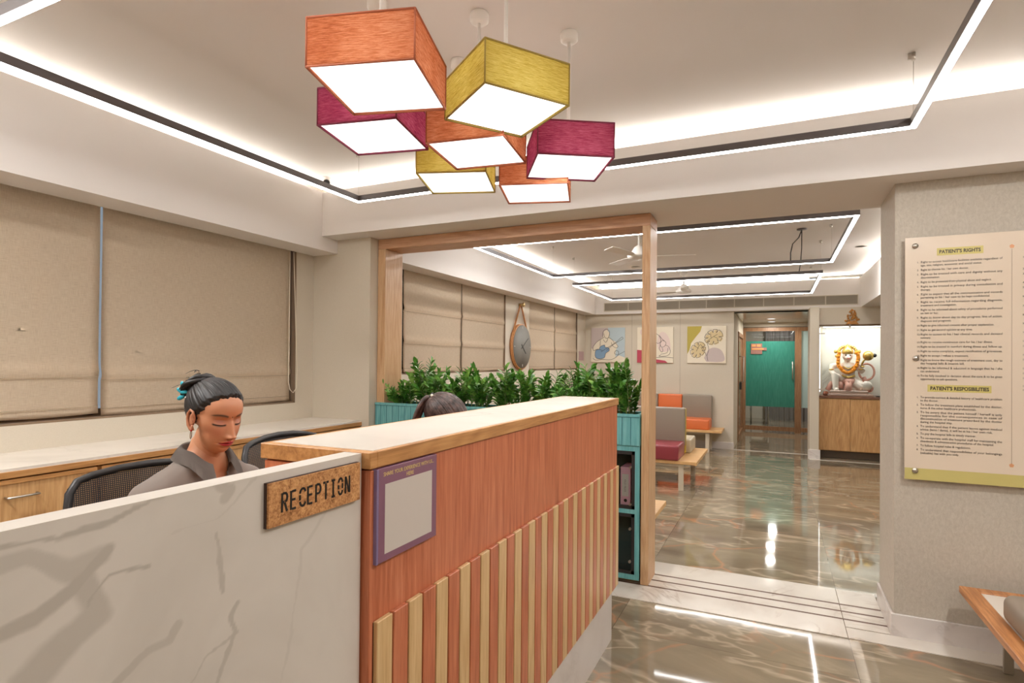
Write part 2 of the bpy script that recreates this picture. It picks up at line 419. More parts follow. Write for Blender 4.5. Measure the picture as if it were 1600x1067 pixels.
# door in the passage: wood frame, glass leaf, sidelight
dm = wood('door_frame_wood', (150, 112, 80), (130, 92, 62), (168, 132, 98), 'z', .4)
d = MB().box(-.66, -.605, 13.74, 13.80, 0, 2.28).box(.375, .50, 13.74, 13.80, 0, 2.28).box(-.605, .375, 13.74, 13.80, 2.20, 2.28).box(-.605, .375, 13.74, 13.80, .03, .12).box(.50, .64, 13.74, 13.80, 2.2, 2.28).box(.50, .64, 13.74, 13.80, .03, .12)
door = struct('door_1', d, dm, 'brown framed glass door at the end of the passage', 'door')
obj('glass_pane', MB().box(-.605, .375, 13.77, 13.778, .12, 2.2), M_GLASS, door)
q = Mt('frosted_sidelight', (170, 195, 195), .3); obj('frosted_pane', MB().box(.50, .625, 13.77, 13.778, .55, 2.2), q.m, door)
obj('privacy_film', MB().box(-.60, .37, 13.755, 13.768, .55, 1.98), wood('green_film', (48, 128, 112), (40, 114, 100), (62, 140, 124), 'z', .25), door)
obj('door_handle', MB().tube([(.33, 13.75, 1.16), (.33, 13.69, 1.17), (.33, 13.69, 1.52), (.33, 13.75, 1.53)], .014), M_CHROME, door)
sg = obj('door_sign', MB().box(-.50, -.27, 13.738, 13.754, 1.70, 1.93).box(-.27, -.18, 13.738, 13.754, 1.78, 1.84), plain('sign_mauve', (150, 110, 100), .5), door)
obj('sign_arrow', MB().box(-.48, -.24, 13.732, 13.738, 1.79, 1.83).box(-.48, -.40, 13.732, 13.738, 1.86, 1.91).box(-.38, -.30, 13.732, 13.738, 1.86, 1.91), plain('sign_orange', (214, 150, 96), .5), sg)
# side door, seen edge on, in the passage wall
d = MB().box(-.70, -.64, 11.8, 11.9, 0, 2.1).box(-.70, -.64, 13.4, 13.5, 0, 2.1).box(-.70, -.64, 11.9, 13.4, 2.02, 2.1).box(-.70, -.64, 11.9, 13.4, 0, .1)
door2 = struct('door_2', d, dm, 'brown framed glass side door on the left of the passage', 'door')
obj('glass_pane', MB().box(-.675, -.665, 11.9, 13.4, .1, 2.02), plain('smoked_glass', (150, 120, 100), .1), door2)
obj('door_handle', MB().tube([(-.66, 12.1, 1.12), (-.57, 12.1, 1.13), (-.57, 12.1, 1.62), (-.66, 12.1, 1.63)], .016), M_CHROME, door2)
obj('floor_lock', MB().box(-.64, -.60, 12.03, 12.09, .98, 1.12), M_BLACK, door2)
for y, l in ((12.4, 'nearer round downlight in the passage ceiling'), (13.3, 'farther round downlight in the passage ceiling')):
    t = thing('downlight', l, 'ceiling light', (-.08, y, 2.38), 'downlights of the passage')
    obj('ring', MB().lathe([(.075, 0), (.085, -.004), (.085, 0.0)], (-.08, y, 2.378)), M_WHITE, t)
    obj('diffuser', MB().lathe([(.001, 0), (.07, 0)], (-.08, y, 2.373)), M_PANEL, t)
    area('downlight_glow', (0, 0, -.012), .14, .14, 14, WARM, parent=t)
t = thing('downlight', 'round downlight in the room beyond the glass door', 'ceiling light', (-.05, 15.4, 2.6), 'downlights of the passage')
obj('ring', MB().lathe([(.09, 0), (.10, -.006), (.10, 0)], (-.05, 15.4, 2.598)), M_WHITE, t)
obj('diffuser', MB().lathe([(.001, 0), (.085, 0)], (-.05, 15.4, 2.592)), M_PANEL, t)
area('downlight_glow', (0, 0, -.02), .14, .14, 38, NEUT, parent=t)
cu = MB(); pts = [(-.25 + i * .02, 16.6 + .03 * math.sin(i * 1.1)) for i in range(56)]
cu.prism([(p[0], p[1]) for p in pts] + [(p[0], p[1] + .01) for p in reversed(pts)], (0, 0, 0), (1, 0, 0), (0, 1, 0), (0, 0, 2.4))
tag(obj('curtain', cu, plain('grey_curtain', (130, 122, 116), .9)), 'grey pleated curtain in the room beyond the glass door', 'curtain')

# windows: aluminium frame, glass, dark sill recess
def window(n, x, y0, y1, z0, muls, label):
    fr = MB().box(x - .16, x - .12, y0, y1, z0, z0 + .05).box(x - .16, x - .12, y0, y1, 2.55, 2.6)
    for y in (y0 + .02, *muls, y1 - .02): fr.box(x - .16, x - .12, y - .02, y + .02, z0, 2.6)
    w = struct('window_%d' % n, fr, plain('window_frame', (96, 84, 72), .5), label, 'window')
    obj('glass_pane', MB().box(x - .145, x - .14, y0, y1, z0, 2.6), M_GLASS, w)
    obj('window_sill', MB().box(x - .115, x - .001, y0, y1, z0, z0 + .012).box(x - .115, x - .001, y1 - .012, y1, z0, 2.6), plain('brown_reveal', (128, 106, 84), .6), w)
window(1, -3.63, -.6, 3.587, 1.137, [2.08, .5], 'long reception window behind the linen blinds')
window(2, -3.33, 4.66, 7.03, 1.355, [5.85], 'nearer waiting room window behind closed blinds')
window(3, -3.33, 7.85, 10.13, 1.355, [8.96], 'farther waiting room window behind closed blinds')

# roman blinds: cloth with stitched folds
def blind(y0, y1, x, zt, zb, label, folds=(1.42,), seed=0):
    r = random.Random(seed); m = MB(); ny, nz = 30, 60
    vs = []
    for j in range(nz + 1):
        z = zb + (zt - zb) * j / nz; row = []
        for i in range(ny + 1):
            y = y0 + (y1 - y0) * i / ny
            dx = .006 * noise.noise(Vector((y * 2.2, z * 1.6, seed * 3.1)))
            for f in folds: dx += .010 * math.exp(-((z - f - .03) / .035) ** 2) - .006 * math.exp(-((z - f) / .008) ** 2)
            dx += .006 * math.exp(-((z - zb) / .05) ** 2)
            zz = z + (.004 * math.sin(y * 9 + seed) if j == 0 else 0)
            row.append(m._v((x + dx, y, zz)))
        vs.append(row)
    for j in range(nz):
        for i in range(ny):
            f = m.b.faces.new((vs[j][i], vs[j][i + 1], vs[j + 1][i + 1], vs[j + 1][i])); f.smooth = True
    bmesh.ops.solidify(m.b, geom=m.b.faces[:], thickness=.006)
    t = thing('roman_blind', label, 'blind', (x, (y0 + y1) / 2, zt))
    t['group'] = 'linen blinds over the windows'
    obj('cloth', m, M_BLIND, t)
    obj('headrail', MB().box(x - .03, x - .008, y0 + .01, y1 - .01, zt - .03, zt), M_WHITE, t)
    h = MB()
    for f in (*folds, zb + .045): h.box(x + .0085, x + .0115, y0 + .004, y1 - .004, f - .0012, f + .0012)
    obj('seam', h, plain('seam_thread', (170, 146, 116), .9), t)
    return t
blind(.52, 2.076, -3.662, 2.56, 1.165, 'large beige linen blind at the left edge behind the seated receptionist', (1.385,), 1)
b2 = blind(2.089, 3.553, -3.662, 2.56, 1.150, 'large beige linen blind beside the short wall with a looped cord', (1.365,), 2)
obj('pull_cord', MB().tube([(-3.615, 3.50, 2.38), (-3.615, 3.50, 1.6), (-3.612, 3.495, 1.32), (-3.61, 3.51, 1.25), (-3.61, 3.545, 1.222), (-3.61, 3.58, 1.26), (-3.612, 3.588, 1.4), (-3.615, 3.575, 1.7), (-3.615, 3.54, 2.38)], .0035, 6), plain('cord_white', (226, 216, 196), .6), b2)
blind(4.70, 5.845, -3.345, 2.56, 1.372, 'waiting room blind nearest to the left wooden post', (1.985, 1.66), 3)
blind(5.855, 7.02, -3.345, 2.56, 1.372, 'waiting room blind just left of the round clock', (1.985, 1.66), 4)
blind(7.86, 8.95, -3.345, 2.56, 1.372, 'waiting room blind just right of the round clock', (1.985, 1.66), 5)
blind(8.97, 10.10, -3.345, 2.56, 1.372, 'farthest waiting room blind by the corner of the art wall', (1.985, 1.66), 6)

# oak portal frame around the planter
t = thing('portal_frame', 'light oak portal frame around the planter between the rooms', 'wooden frame', (-1.9, 4.0, 0))
boxp('post', (-3.022, -2.945, 3.88, 4.12, 0, 2.42), M_FRZ, t, .003, 1)
boxp('post', (-.822, -.768, 3.88, 4.12, .004, 2.42), M_FRZ, t, .003, 1)
boxp('head_beam', (-3.022, -.768, 3.88, 4.12, 2.42, 2.503), M_FRX, t, .003, 1)

# air grille
t = thing('air_grille', 'long linear air grille in the far soffit', 'vent', (-.86, 10.5, 2.44))
obj('grille_frame', MB().box(-2.93, 1.18, 10.485, 10.5, 2.44, 2.452).box(-2.93, 1.18, 10.485, 10.5, 2.588, 2.6).box(-2.93, -2.918, 10.485, 10.5, 2.44, 2.6).box(1.168, 1.18, 10.485, 10.5, 2.44, 2.6), M_WALL, t)
obj('backing', MB().box(-2.92, 1.17, 10.494, 10.5, 2.45, 2.59), plain('grille_dark', (118, 108, 94), .7), t)
s = MB()
for i in range(15): s.box(-2.92, 1.17, 10.486, 10.495, 2.455 + i * .009, 2.458 + i * .009)
for i in range(1, 9): s.box(-2.93 + i * .457 - .008, -2.93 + i * .457 + .008, 10.484, 10.495, 2.45, 2.59)
obj('slats', s, plain('grille_slat', (190, 180, 164), .6), t)

# ================================================================== RECEPTION DESK
desk = thing('reception_desk', 'long reception counter with rust oak front, upright battens and white marble worktop', 'reception counter', (-.93, 1.6, 0))
boxp('oak_body', (-1.08, -.775, .985, 3.05, .308, 1.268), M_RED, desk)
boxp('end_panel', (-1.075, -.771, .972, .985, 0, 1.266), M_RED, desk, .001, 1)
boxp('marble_kick', (-1.05, -.80, .99, 3.06, 0, .307), M_MSKIRT, desk)
obj('worktop_edge', MB().box(-1.085, -.768, .968, .992, 1.270, 1.305, .0015, 1).box(-1.085, -.768, 3.032, 3.056, 1.270, 1.305, .0015, 1).box(-1.085, -1.072, .992, 3.032, 1.270, 1.305).box(-.781, -.768, .992, 3.032, 1.270, 1.305, .0015, 1), M_OAKY, desk)
boxp('marble_worktop', (-1.072, -.781, .992, 3.032, 1.275, 1.3055), M_MTOP, desk)
boxp('batten_backing', (-.7752, -.7738, .99, 3.045, .312, .941), plain('groove_shade_wood', (92, 48, 32), .7), desk)  # dark sheet that paints shade into the gaps between the battens
nb = 35
for i in range(nb):
    y0 = .987 + i * (2.063 / nb)
    m = MB().box(-.7738, -.762, y0 + .0028, y0 + 2.063 / nb - .0028, .309, .944, .0015, 1)
    boxp_o = obj('batten', m, M_PALE if i % 2 == 0 else M_RED, desk)
    boxp_o['label'] = 'pale ash batten' if i % 2 == 0 else 'rust stained batten'
boxp('lower_desktop', (-1.42, -1.085, .9, 3.0, .74, .77), M_OAKY, desk)
for y in (.95, 1.9, 2.95): boxp('support_panel', (-1.40, -1.085, y - .015, y + .015, 0, .74), M_OAKY, desk)

mdesk = thing('marble_counter', 'grey veined white marble counter front in the left foreground', 'reception counter', (-.81, 0, 0))
# the slab: its veins run where the stone shows them (y, z, half width, depth of tone)
VEINS = [([(0.30, 1.292), (0.348, 1.287), (0.372, 1.281), (0.409, 1.276), (0.434, 1.285), (0.467, 1.289), (0.543, 1.304)], .0035, .55),
 ([(.30, 1.262), (0.374, 1.262), (0.419, 1.238), (0.458, 1.244)], .014, .38), ([(0.466, 1.250), (0.440, 1.226), (0.419, 1.211), (0.381, 1.193), (0.30, 1.180)], .009, .52),
 ([(0.435, 1.216), (0.449, 1.172), (0.415, 1.148), (0.371, 1.118), (.33, 1.07), (.25, 1.0)], .019, .42), ([(0.513, 1.214), (0.468, 1.211), (0.451, 1.199), (0.435, 1.184)], .0028, .55),
 ([(0.618, 1.318), (0.640, 1.296), (0.652, 1.290), (0.636, 1.280)], .009, .42), ([(0.621, 1.225), (0.627, 1.18), (0.638, 1.132)], .0045, .45),
 ([(0.664, 1.105), (0.652, 1.086), (0.660, 1.061), (0.63, 0.995), (.58, .90), (.50, .80)], .0045, .45), ([(0.665, 1.059), (0.61, 1.040), (0.587, 1.017), (.52, .96)], .0030, .38),
 ([(0.560, 1.114), (0.546, 1.095), (0.514, 1.092), (0.484, 1.076), (.42, 1.03)], .007, .40), ([(.70, 1.305), (.66, 1.27), (.62, 1.25), (.55, 1.245)], .003, .22), ([(.93, 1.29), (.86, 1.20), (.80, 1.15), (.78, 1.0), (.72, .85)], .0035, .16)]
def vein_at(y, z):
    w1_, w2_ = noise.noise(Vector((y * 14, z * 14, 0))), noise.noise(Vector((y * 14, z * 14, 9)))
    f1 = noise.noise(Vector((y * 60, z * 60, 4)))
    y += .010 * w1_ + .003 * f1; z += .010 * w2_; v = 0.0
    for pts, w, a in VEINS:
        d = 9.0
        for (p, q_) in zip(pts, pts[1:]):
            dx, dz = q_[0] - p[0], q_[1] - p[1]; t_ = max(0, min(1, ((y - p[0]) * dx + (z - p[1]) * dz) / (dx * dx + dz * dz)))
            d = min(d, math.hypot(y - p[0] - dx * t_, z - p[1] - dz * t_))
        wv_ = w * (1.0 + .5 * w2_)
        v = max(v, a * (1.0 - max(0.0, min(1.0, (d - wv_ * .75) / (wv_ * .5)))))
    return v
m = MB(); gy = [.24 + .0034 * i for i in range(214)] ; gy[-1] = .966; gz = [.76 + .0034 * i for i in range(160)]; gz[-1] = 1.303
G_ = [[m._v((-.79, y, z)) for y in gy] for z in gz]
for j in range(len(gz) - 1):
    for i in range(len(gy) - 1): m.b.faces.new((G_[j][i], G_[j][i + 1], G_[j + 1][i + 1], G_[j + 1][i]))
X0, X1 = -.835, -.79
m.quad((X1, -1.2, 0), (X1, .24, 0), (X1, .24, 1.303), (X1, -1.2, 1.303)); m.quad((X1, .24, 0), (X1, .966, 0), (X1, .966, .76), (X1, .24, .76))
m.quad((X0, -1.2, 0), (X0, -1.2, 1.303), (X0, .966, 1.303), (X0, .966, 0)); m.quad((X0, -1.2, 1.303), (X1, -1.2, 1.303), (X1, .966, 1.303), (X0, .966, 1.303))
m.quad((X0, .966, 0), (X0, .966, 1.303), (X1, .966, 1.303), (X1, .966, 0)); m.quad((X0, -1.2, 0), (X1, -1.2, 0), (X1, -1.2, 1.303), (X0, -1.2, 1.303))
mo = obj('marble_front', m, M_MARBLE, mdesk)
va = mo.data.attributes.new('vein', 'FLOAT', 'POINT')
va.data.foreach_set('value', [vein_at(v.co.y, v.co.z) if (v.co.x > .019 and v.co.y > .238 and v.co.z > .75) else 0.0 for v in mo.data.vertices])
boxp('lower_desktop', (-1.42, -.836, -1.2, .88, .74, .77), M_OAKY, mdesk)
for y in (-1.1, 0.0): boxp('support_panel', (-1.40, -.836, y - .015, y + .015, 0, .74), M_OAKY, mdesk)

# cork RECEPTION sign
q = Mt('cork', (186, 134, 84), .85)
a = q.noise(q.co((1, 1, 1)), 260, 3, .7); b_ = q.noise(q.co((1, 1, 1)), 60, 3, .6)
q.base(q.ramp(q.math('MULTIPLY_ADD', a, .6, q.math('MULTIPLY', b_, .4)), [(.33, (118, 74, 40)), (.48, (184, 130, 80)), (.62, (214, 164, 110))])); q.bump(a, .3, .002)
sg = thing('reception_sign', 'cork sign reading RECEPTION on the marble counter front', 'sign', (-.785, .83, 1.25))
SY0, SY1, SZ0, SZ1 = .714, .949, 1.2115, 1.2875
boxp('cork_face', (-.7835, -.779, SY0, SY1, SZ0, SZ1), q.m, sg)
boxp('backing', (-.79, -.7835, SY0 - .0008, SY1 + .0008, SZ0 - .0008, SZ1 + .0008), plain('dark_brown_edge', (62, 40, 30), .6), sg)
def arc(cx, cy, rx, ry, a0, a1, n=10): return [(cx + rx * math.cos(math.radians(a0 + (a1 - a0) * i / n)), cy + ry * math.sin(math.radians(a0 + (a1 - a0) * i / n))) for i in range(n + 1)]
GL = {
 'R': [[(.06, 0), (.06, 1)], [(.14, .97), (.32, .97)] + arc(.32, .745, .22, .225, 90, -80), [(.14, .52), (.26, .52)], [(.30, .46), (.54, 0)]],
 'E': [[(.06, 0), (.06, 1)], [(.16, .965), (.54, .965)], [(.16, .52), (.48, .52)], [(.16, .035), (.54, .035)]],
 'C': [arc(.38, .68, .29, .29, 20, 172), [(.09, .64), (.09, .36)], arc(.38, .32, .29, .29, 188, 340)],
 'P': [[(.06, 0), (.06, 1)], [(.14, .97), (.32, .97)] + arc(.32, .72, .24, .25, 90, -90) + [(.16, .47)]],
 'T': [[(0, .965), (.25, .965)], [(.35, .965), (.60, .965)], [(.30, 0), (.30, .9)]],
 'I': [[(.10, .965), (.50, .965)], [(.30, .08), (.30, .9)], [(.10, .035), (.50, .035)]],
 'O': [arc(.31, .66, .24, .31, 15, 165), [(.07, .60), (.07, .36)], arc(.31, .34, .24, .31, 195, 345), [(.55, .66), (.55, .36)]],
 'N': [[(.06, 0), (.06, 1)], [(.12, .95), (.48, .05)], [(.56, 0), (.56, 1)]]}
m = MB(); h = .0335; wl_ = .0205
for i, ch in enumerate('RECEPTION'):
    for st in GL[ch]:
        pts = [(SY0 + .0275 + i * .0202 + p[0] / .6 * .0142, SZ0 + .0215 + p[1] * h) for p in st]
        m.ribbon(pts, .0042, (-.7795, 0, 0), (0, 1, 0), (0, 0, 1), (.0012, 0, 0))
obj('lettering', m, plain('black_ink', (22, 18, 16), .5), sg)

# purple experience board (its code square stays blank)
pb = thing('experience_board', 'purple acrylic notice board with a blank pale square on the rust oak front', 'notice board', (-.77, 1.1, 1.18))
obj('board', MB().box(-.775, -.763, .984, 1.2195, 1.066, 1.2675, .001, 1), Mt('mauve_acrylic', (132, 92, 112), .25).m, pb)
obj('side_edge', MB().box(-.7748, -.7626, .9835, .990, 1.0662, 1.2673), plain('lilac_edge', (128, 112, 150), .3), pb)
boxp('blank_square', (-.763, -.7624, 1.012, 1.197, 1.082, 1.232), plain('pale_print', (205, 196, 188), .4), pb)
lt = bmesh.new()
merge_bm(lt, text_bm("SHARE YOUR EXPERIENCE WITH US...", .0125, frame_M((-.7629, 1.006, 1.2495), (0, 1, 0), (0, 0, 1)), width=.198))
merge_bm(lt, text_bm("HERE", .0125, frame_M((-.7629, 1.090, 1.2365), (0, 1, 0), (0, 0, 1)), width=.028))
obj('lettering', lt, plain('yellow_print', (216, 190, 120), .5), pb)

# ================================================================== BACK CABINETS AND WORKTOP
for k, (y0, y1, lab) in enumerate(((-1.8, -.62, 'oak storage cabinet under the back worktop, outside the left edge'), (-.62, .57, 'oak storage cabinet under the back worktop at the left edge'), (.57, 1.77, 'oak storage cabinet with steel handle behind the black chair back'), (1.77, 2.97, 'oak storage cabinet right behind the seated receptionist'), (2.97, 3.775, 'narrow oak storage cabinet under the window corner'))):
    if k == 0: continue
    c = thing('storage_cabinet', lab, 'cabinet', (-3.36, (y0 + y1) / 2, 0), 'oak cabinets below the reception window')
    boxp('carcass', (-3.62, -3.12, y0 + .003, y1 - .003, .08, .955), M_OAKY, c)
    boxp('plinth', (-3.62, -3.16, y0 + .003, y1 - .003, 0, .08), M_BLACK, c)
    d = boxp('drawer', (-3.12, -3.104, y0 + .010, y1 - .010, .73, .950), M_OAK, c)
    fr = MB()
    for (a0, a1, b0, b1) in ((y0 + .01, y1 - .01, .930, .950), (y0 + .01, y1 - .01, .73, .75), (y0 + .01, y0 + .03, .75, .93), (y1 - .03, y1 - .01, .75, .93)): fr.box(-3.105, -3.098, a0, a1, b0, b1, .0008, 1)
    obj('edge_frame', fr, M_OAKY, d)
    hy = 1.44 if k == 2 else (y0 + y1) / 2
    obj('handle', MB().tube([(-3.10, hy - .06, .872), (-3.075, hy - .06, .872), (-3.075, hy + .06, .872), (-3.10, hy + .06, .872)], .0055), M_CHROME, d)
    d2 = boxp('door', (-3.12, -3.104, y0 + .01, y1 - .01, .09, .715), M_OAK, c)
    obj('handle', MB().tube([(-3.10, hy - .06, .62), (-3.075, hy - .06, .62), (-3.075, hy + .06, .62), (-3.10, hy + .06, .62)], .0055), M_CHROME, d2)
wt = thing('back_worktop', 'long white marble worktop with oak edge below the reception window', 'worktop', (-3.36, 1.5, .96))
boxp('marble_slab', (-3.629, -3.099, -1.8, 3.784, .968, 1.0), M_MTOP, wt)
boxp('oak_edge', (-3.125, -3.094, -1.8, 3.784, .9575, .9865), M_OAKY, wt, .001, 1)

# ================================================================== PLANTER + LOCKERS
pl = thing('planter_box', 'long teal grooved wooden planter spanning the portal frame', 'planter', (-1.9, 3.99, .935))
PX0, PX1 = -3.012, -.826
m = MB().box(PX0, PX1, 3.852, 3.872, .936, 1.128, .001, 1).box(PX0 + .075, PX1, 4.10, 4.118, .936, 1.128).box(PX0 + .075, PX0 + .095, 3.884, 4.10, .936, 1.128).box(PX1 - .02, PX1, 3.872, 4.10, .936, 1.128).box(PX0 + .095, PX1 - .02, 3.872, 4.10, .936, .95)
obj('planter_wall', m, M_TEAL, pl)
obj('rim', MB().box(PX0 - .002, PX1 + .003, 3.846, 3.876, 1.128, 1.148, .002, 1).box(PX0 + .078, PX1 + .003, 4.094, 4.119, 1.128, 1.148, .002, 1).box(PX1 - .022, PX1 + .003, 3.876, 4.094, 1.128, 1.148), M_TEAL, pl)
g = MB()
for i in range(1, 37):
    x = PX1 - i * .0592
    if x > PX0 + .01: g.box(x - .0016, x + .0016, 3.8505, 3.853, .938, 1.126)
g.box(PX0, PX1, 3.8505, 3.853, 1.1255, 1.1285)
obj('groove', g, M_TEALD, pl)
tag(obj('soil', MB().box(PX0 + .096, PX1 - .023, 3.873, 4.099, .951, 1.10), plain('dark_soil', (58, 44, 34), .95), pl), None)
lk = thing('locker_cabinet', 'teal locker cabinet with black framed glass doors below the planter', 'cabinet', (-1.9, 3.99, 0))
LX0, LX1 = -2.93, -.826
m = MB().box(LX0, LX1, 4.09, 4.118, .035, .933).box(LX0, LX0 + .02, 3.884, 4.09, .035, .933).box(LX1 - .02, LX1, 3.872, 4.09, .035, .933).box(LX0, LX1, 3.884, 4.09, .035, .055).box(LX0, LX1, 3.884, 4.09, .48, .50).box(LX0, LX1, 3.884, 4.09, .915, .933)
nd_ = 4; dw = .505
edges = [-.857 - i * (dw + .012) for i in range(nd_)]
for e in edges: m.box(e - dw - .006, e - dw, 3.884, 4.09, .055, .915)
obj('carcass', m, plain('locker_inside', (52, 74, 74), .6), lk)
fr = MB().box(PX0, -.857, 3.862, 3.884, .898, .935).box(PX0, -.857, 3.862, 3.884, .035, .070).box(PX0, -.857, 3.862, 3.884, .477, .506).box(-.857, LX1, 3.862, 3.884, .035, .935)
for e in edges[1:]: fr.box(e, e + .012, 3.862, 3.884, .070, .898)
obj('face_frame', fr, M_TEAL, lk)
boxp('plinth', (LX0, LX1 - .01, 3.93, 4.10, .004, .034), M_OAKY, lk)
M_DGLASS = plain('tinted_glass', (40, 50, 48), .08)
for e in edges:
    for (z0, z1, kz) in ((.506, .898, (.788, .54)), (.070, .477, (.375, .155))):
        d = MB().box(e - dw, e, 3.862, 3.876, z1 - .024, z1).box(e - dw, e, 3.862, 3.876, z0, z0 + .024).box(e - dw, e - dw + .022, 3.862, 3.876, z0, z1).box(e - .022, e, 3.862, 3.876, z0, z1)
        dr = obj('door', d, M_BLACK, lk)
        obj('glass_pane', MB().box(e - dw + .022, e - .022, 3.867, 3.870, z0 + .024, z1 - .024), M_GLASS if kz[0] > .5 else M_GLASS, dr)
        for z in kz: obj('knob', MB().cyl((e - .030, 3.868, z), (e - .030, 3.850, z), .009, 12), M_CHROME, dr)
# ring binder standing in the upper locker
q = Mt('pink_gingham', (214, 130, 150), .6)
sp = q.n('ShaderNodeSeparateXYZ', {'Vector': q.co((1, 1, 1))})
gx = q.math('LESS_THAN', q.math('FRACT', q.math('MULTIPLY', sp.outputs[0], 110.0)), .45); gz = q.math('LESS_THAN', q.math('FRACT', q.math('MULTIPLY', sp.outputs[2], 110.0)), .45)
q.base(q.mix(q.math('MULTIPLY', q.math('ADD', gx, gz), .5), (226, 120, 150), (252, 226, 232)))
bn = thing('ring_binder', 'pink gingham ring binder with white spine label in the upper locker', 'binder', (-.926, 3.95, .505))
boxp('cover', (-.962, -.892, 3.89, 4.08, .506, .782), q.m, bn, .002, 1)
boxp('spine_label', (-.950, -.906, 3.8885, 3.8902, .585, .735), plain('label_paper', (226, 214, 204), .7), bn)
obj('finger_ring', MB().cyl((-.926, 3.887, .556), (-.926, 3.8905, .556), .011, 18), M_BLACK, bn)
obj('lettering', text_bm('OLD FILES', .016, frame_M((-.934, 3.8880, .70), (0, 0, -1), (1, 0, 0)), width=.085), plain('grey_ink', (150, 132, 128), .6), bn)
# second binder leaning, dark
bn = thing('ring_binder', 'dark ring binder lying on its side above the pink one', 'binder', (-1.02, 3.95, .8))
boxp('cover', (-1.08, -.975, 3.90, 4.08, .506, .74), plain('dark_binder', (58, 52, 52), .6), bn, .002, 1)

# ================================================================== BENCHES
M_GREYL = Mt('taupe_leatherette', (142, 130, 116), .42).m
M_ORNL = Mt('orange_leatherette', (216, 112, 62), .4).m
M_MARL = Mt('maroon_leatherette', (140, 56, 64), .35).m
M_MUST = Mt('mustard_leatherette', (188, 162, 60), .42).m
M_SAND = Mt('sand_leatherette', (190, 178, 154), .42).m
M_LEG = plain('ivory_metal_leg', (212, 200, 180), .4)
def cushion(name, d, mat, par, lab=None):
    o = boxp(name, d, mat, par, .022, 4)
    for f in o.data.polygons: f.use_smooth = True
    if lab: o['label'] = lab
    return o
def bench_legs(t, xs, y0, y1, zt):
    for x in xs:
        for y in (y0, y1): boxp('leg', (x - .03, x + .03, y - .008, y + .008, .001, zt), M_LEG, t, .001, 1)
    boxp('leg_rail', (min(xs), max(xs), y0 - .006, y0 + .006, zt - .03, zt), M_LEG, t)
t = thing('waiting_bench', 'bench against the far wall with orange seat and taupe back by the passage', 'bench', (-1.8, 10.25, 0))
boxp('board', (-3.0, -.80, 10.02, 10.58, .335, .375), M_OAKX, t, .003, 1)
for i, (a, b, ms, mb_) in enumerate(((-1.5, -1.0, M_ORNL, M_GREYL), (-1.92, -1.5, M_GREYL, M_ORNL), (-2.42, -1.92, M_ORNL, M_GREYL), (-2.92, -2.42, M_GREYL, M_ORNL))):
    cushion('seat_cushion', (a + .002, b - .002, 10.05, 10.50, .375, .545), ms, t, 'orange seat cushion' if ms is M_ORNL else 'taupe seat cushion')
    cushion('back_cushion', (a + .002, b - .002, 10.48, 10.60, .50, .935), mb_, t, 'orange back cushion' if mb_ is M_ORNL else 'taupe back cushion')
bench_legs(t, (-1.03, -2.8), 10.08, 10.5, .335)
t = thing('waiting_bench', 'double sided bench with maroon seat and taupe back in the middle of the waiting room', 'bench', (-1.8, 7.5, 0))
boxp('board', (-2.9, -.82, 6.90, 8.08, .312, .350), M_OAKX, t, .003, 1)
for (a, b) in ((-1.52, -1.02), (-2.04, -1.52), (-2.56, -2.04)):
    cushion('seat_cushion', (a + .002, b - .002, 6.88, 7.38, .350, .525), M_MARL, t, 'maroon seat cushion')
    cushion('back_cushion', (a + .002, b - .002, 7.36, 7.46, .45, .935), M_GREYL, t, 'taupe back cushion')
    cushion('seat_cushion', (a + .05, b + .05, 7.54, 8.02, .350, .525), M_SAND, t, 'sand seat cushion')
    cushion('back_cushion', (a + .002, b - .002, 7.462, 7.54, .352, .925), M_MUST, t, 'mustard back cushion')
bench_legs(t, (-1.0, -2.6), 6.94, 8.02, .312)
t = thing('waiting_bench', 'bench whose board end peeks out behind the slim oak post', 'bench', (-1.8, 4.65, 0))
boxp('board', (-2.9, -.82, 4.36, 4.88, .312, .350), M_OAKX, t, .003, 1)
for (a, b) in ((-1.62, -1.12), (-2.14, -1.62), (-2.66, -2.14)):
    cushion('seat_cushion', (a + .002, b - .002, 4.44, 4.86, .350, .525), M_ORNL, t, 'orange seat cushion')
    cushion('back_cushion', (a + .002, b - .002, 4.37, 4.46, .45, .90), M_GREYL, t, 'taupe back cushion')
bench_legs(t, (-1.2, -2.6), 4.42, 4.8, .312)
t = thing('wall_bench', 'oak framed bench with white inset and taupe cushion at the right edge', 'bench', (1.2, 3.1, 0))
m = MB().box(.872, .945, 2.0, 3.70, .318, .352, .003, 1).box(.945, 1.45, 3.635, 3.70, .318, .352, .003, 1).box(1.40, 1.45, 2.0, 3.635, .318, .352, .003, 1)
obj('board_frame', m, wood('bench_oak', (192, 132, 82), (160, 104, 60), (210, 154, 104), 'y', .4), t)
boxp('inset_panel', (.945, 1.40, 2.0, 3.635, .322, .346), plain('white_laminate', (226, 218, 206), .25), t)
o = boxp('seat_cushion', (.932, 1.39, 2.05, 3.30, .348, .475), M_GREYL, t, .04, 5)
for f in o.data.polygons: f.use_smooth = True
for (x, y) in ((1.035, 3.56), (1.035, 2.1), (1.38, 3.56), (1.38, 2.1)): boxp('leg', (x - .020, x + .020, y - .009, y + .009, .001, .32), M_CHROME if False else plain('satin_leg', (176, 166, 150), .35, .6), t, .002, 1)

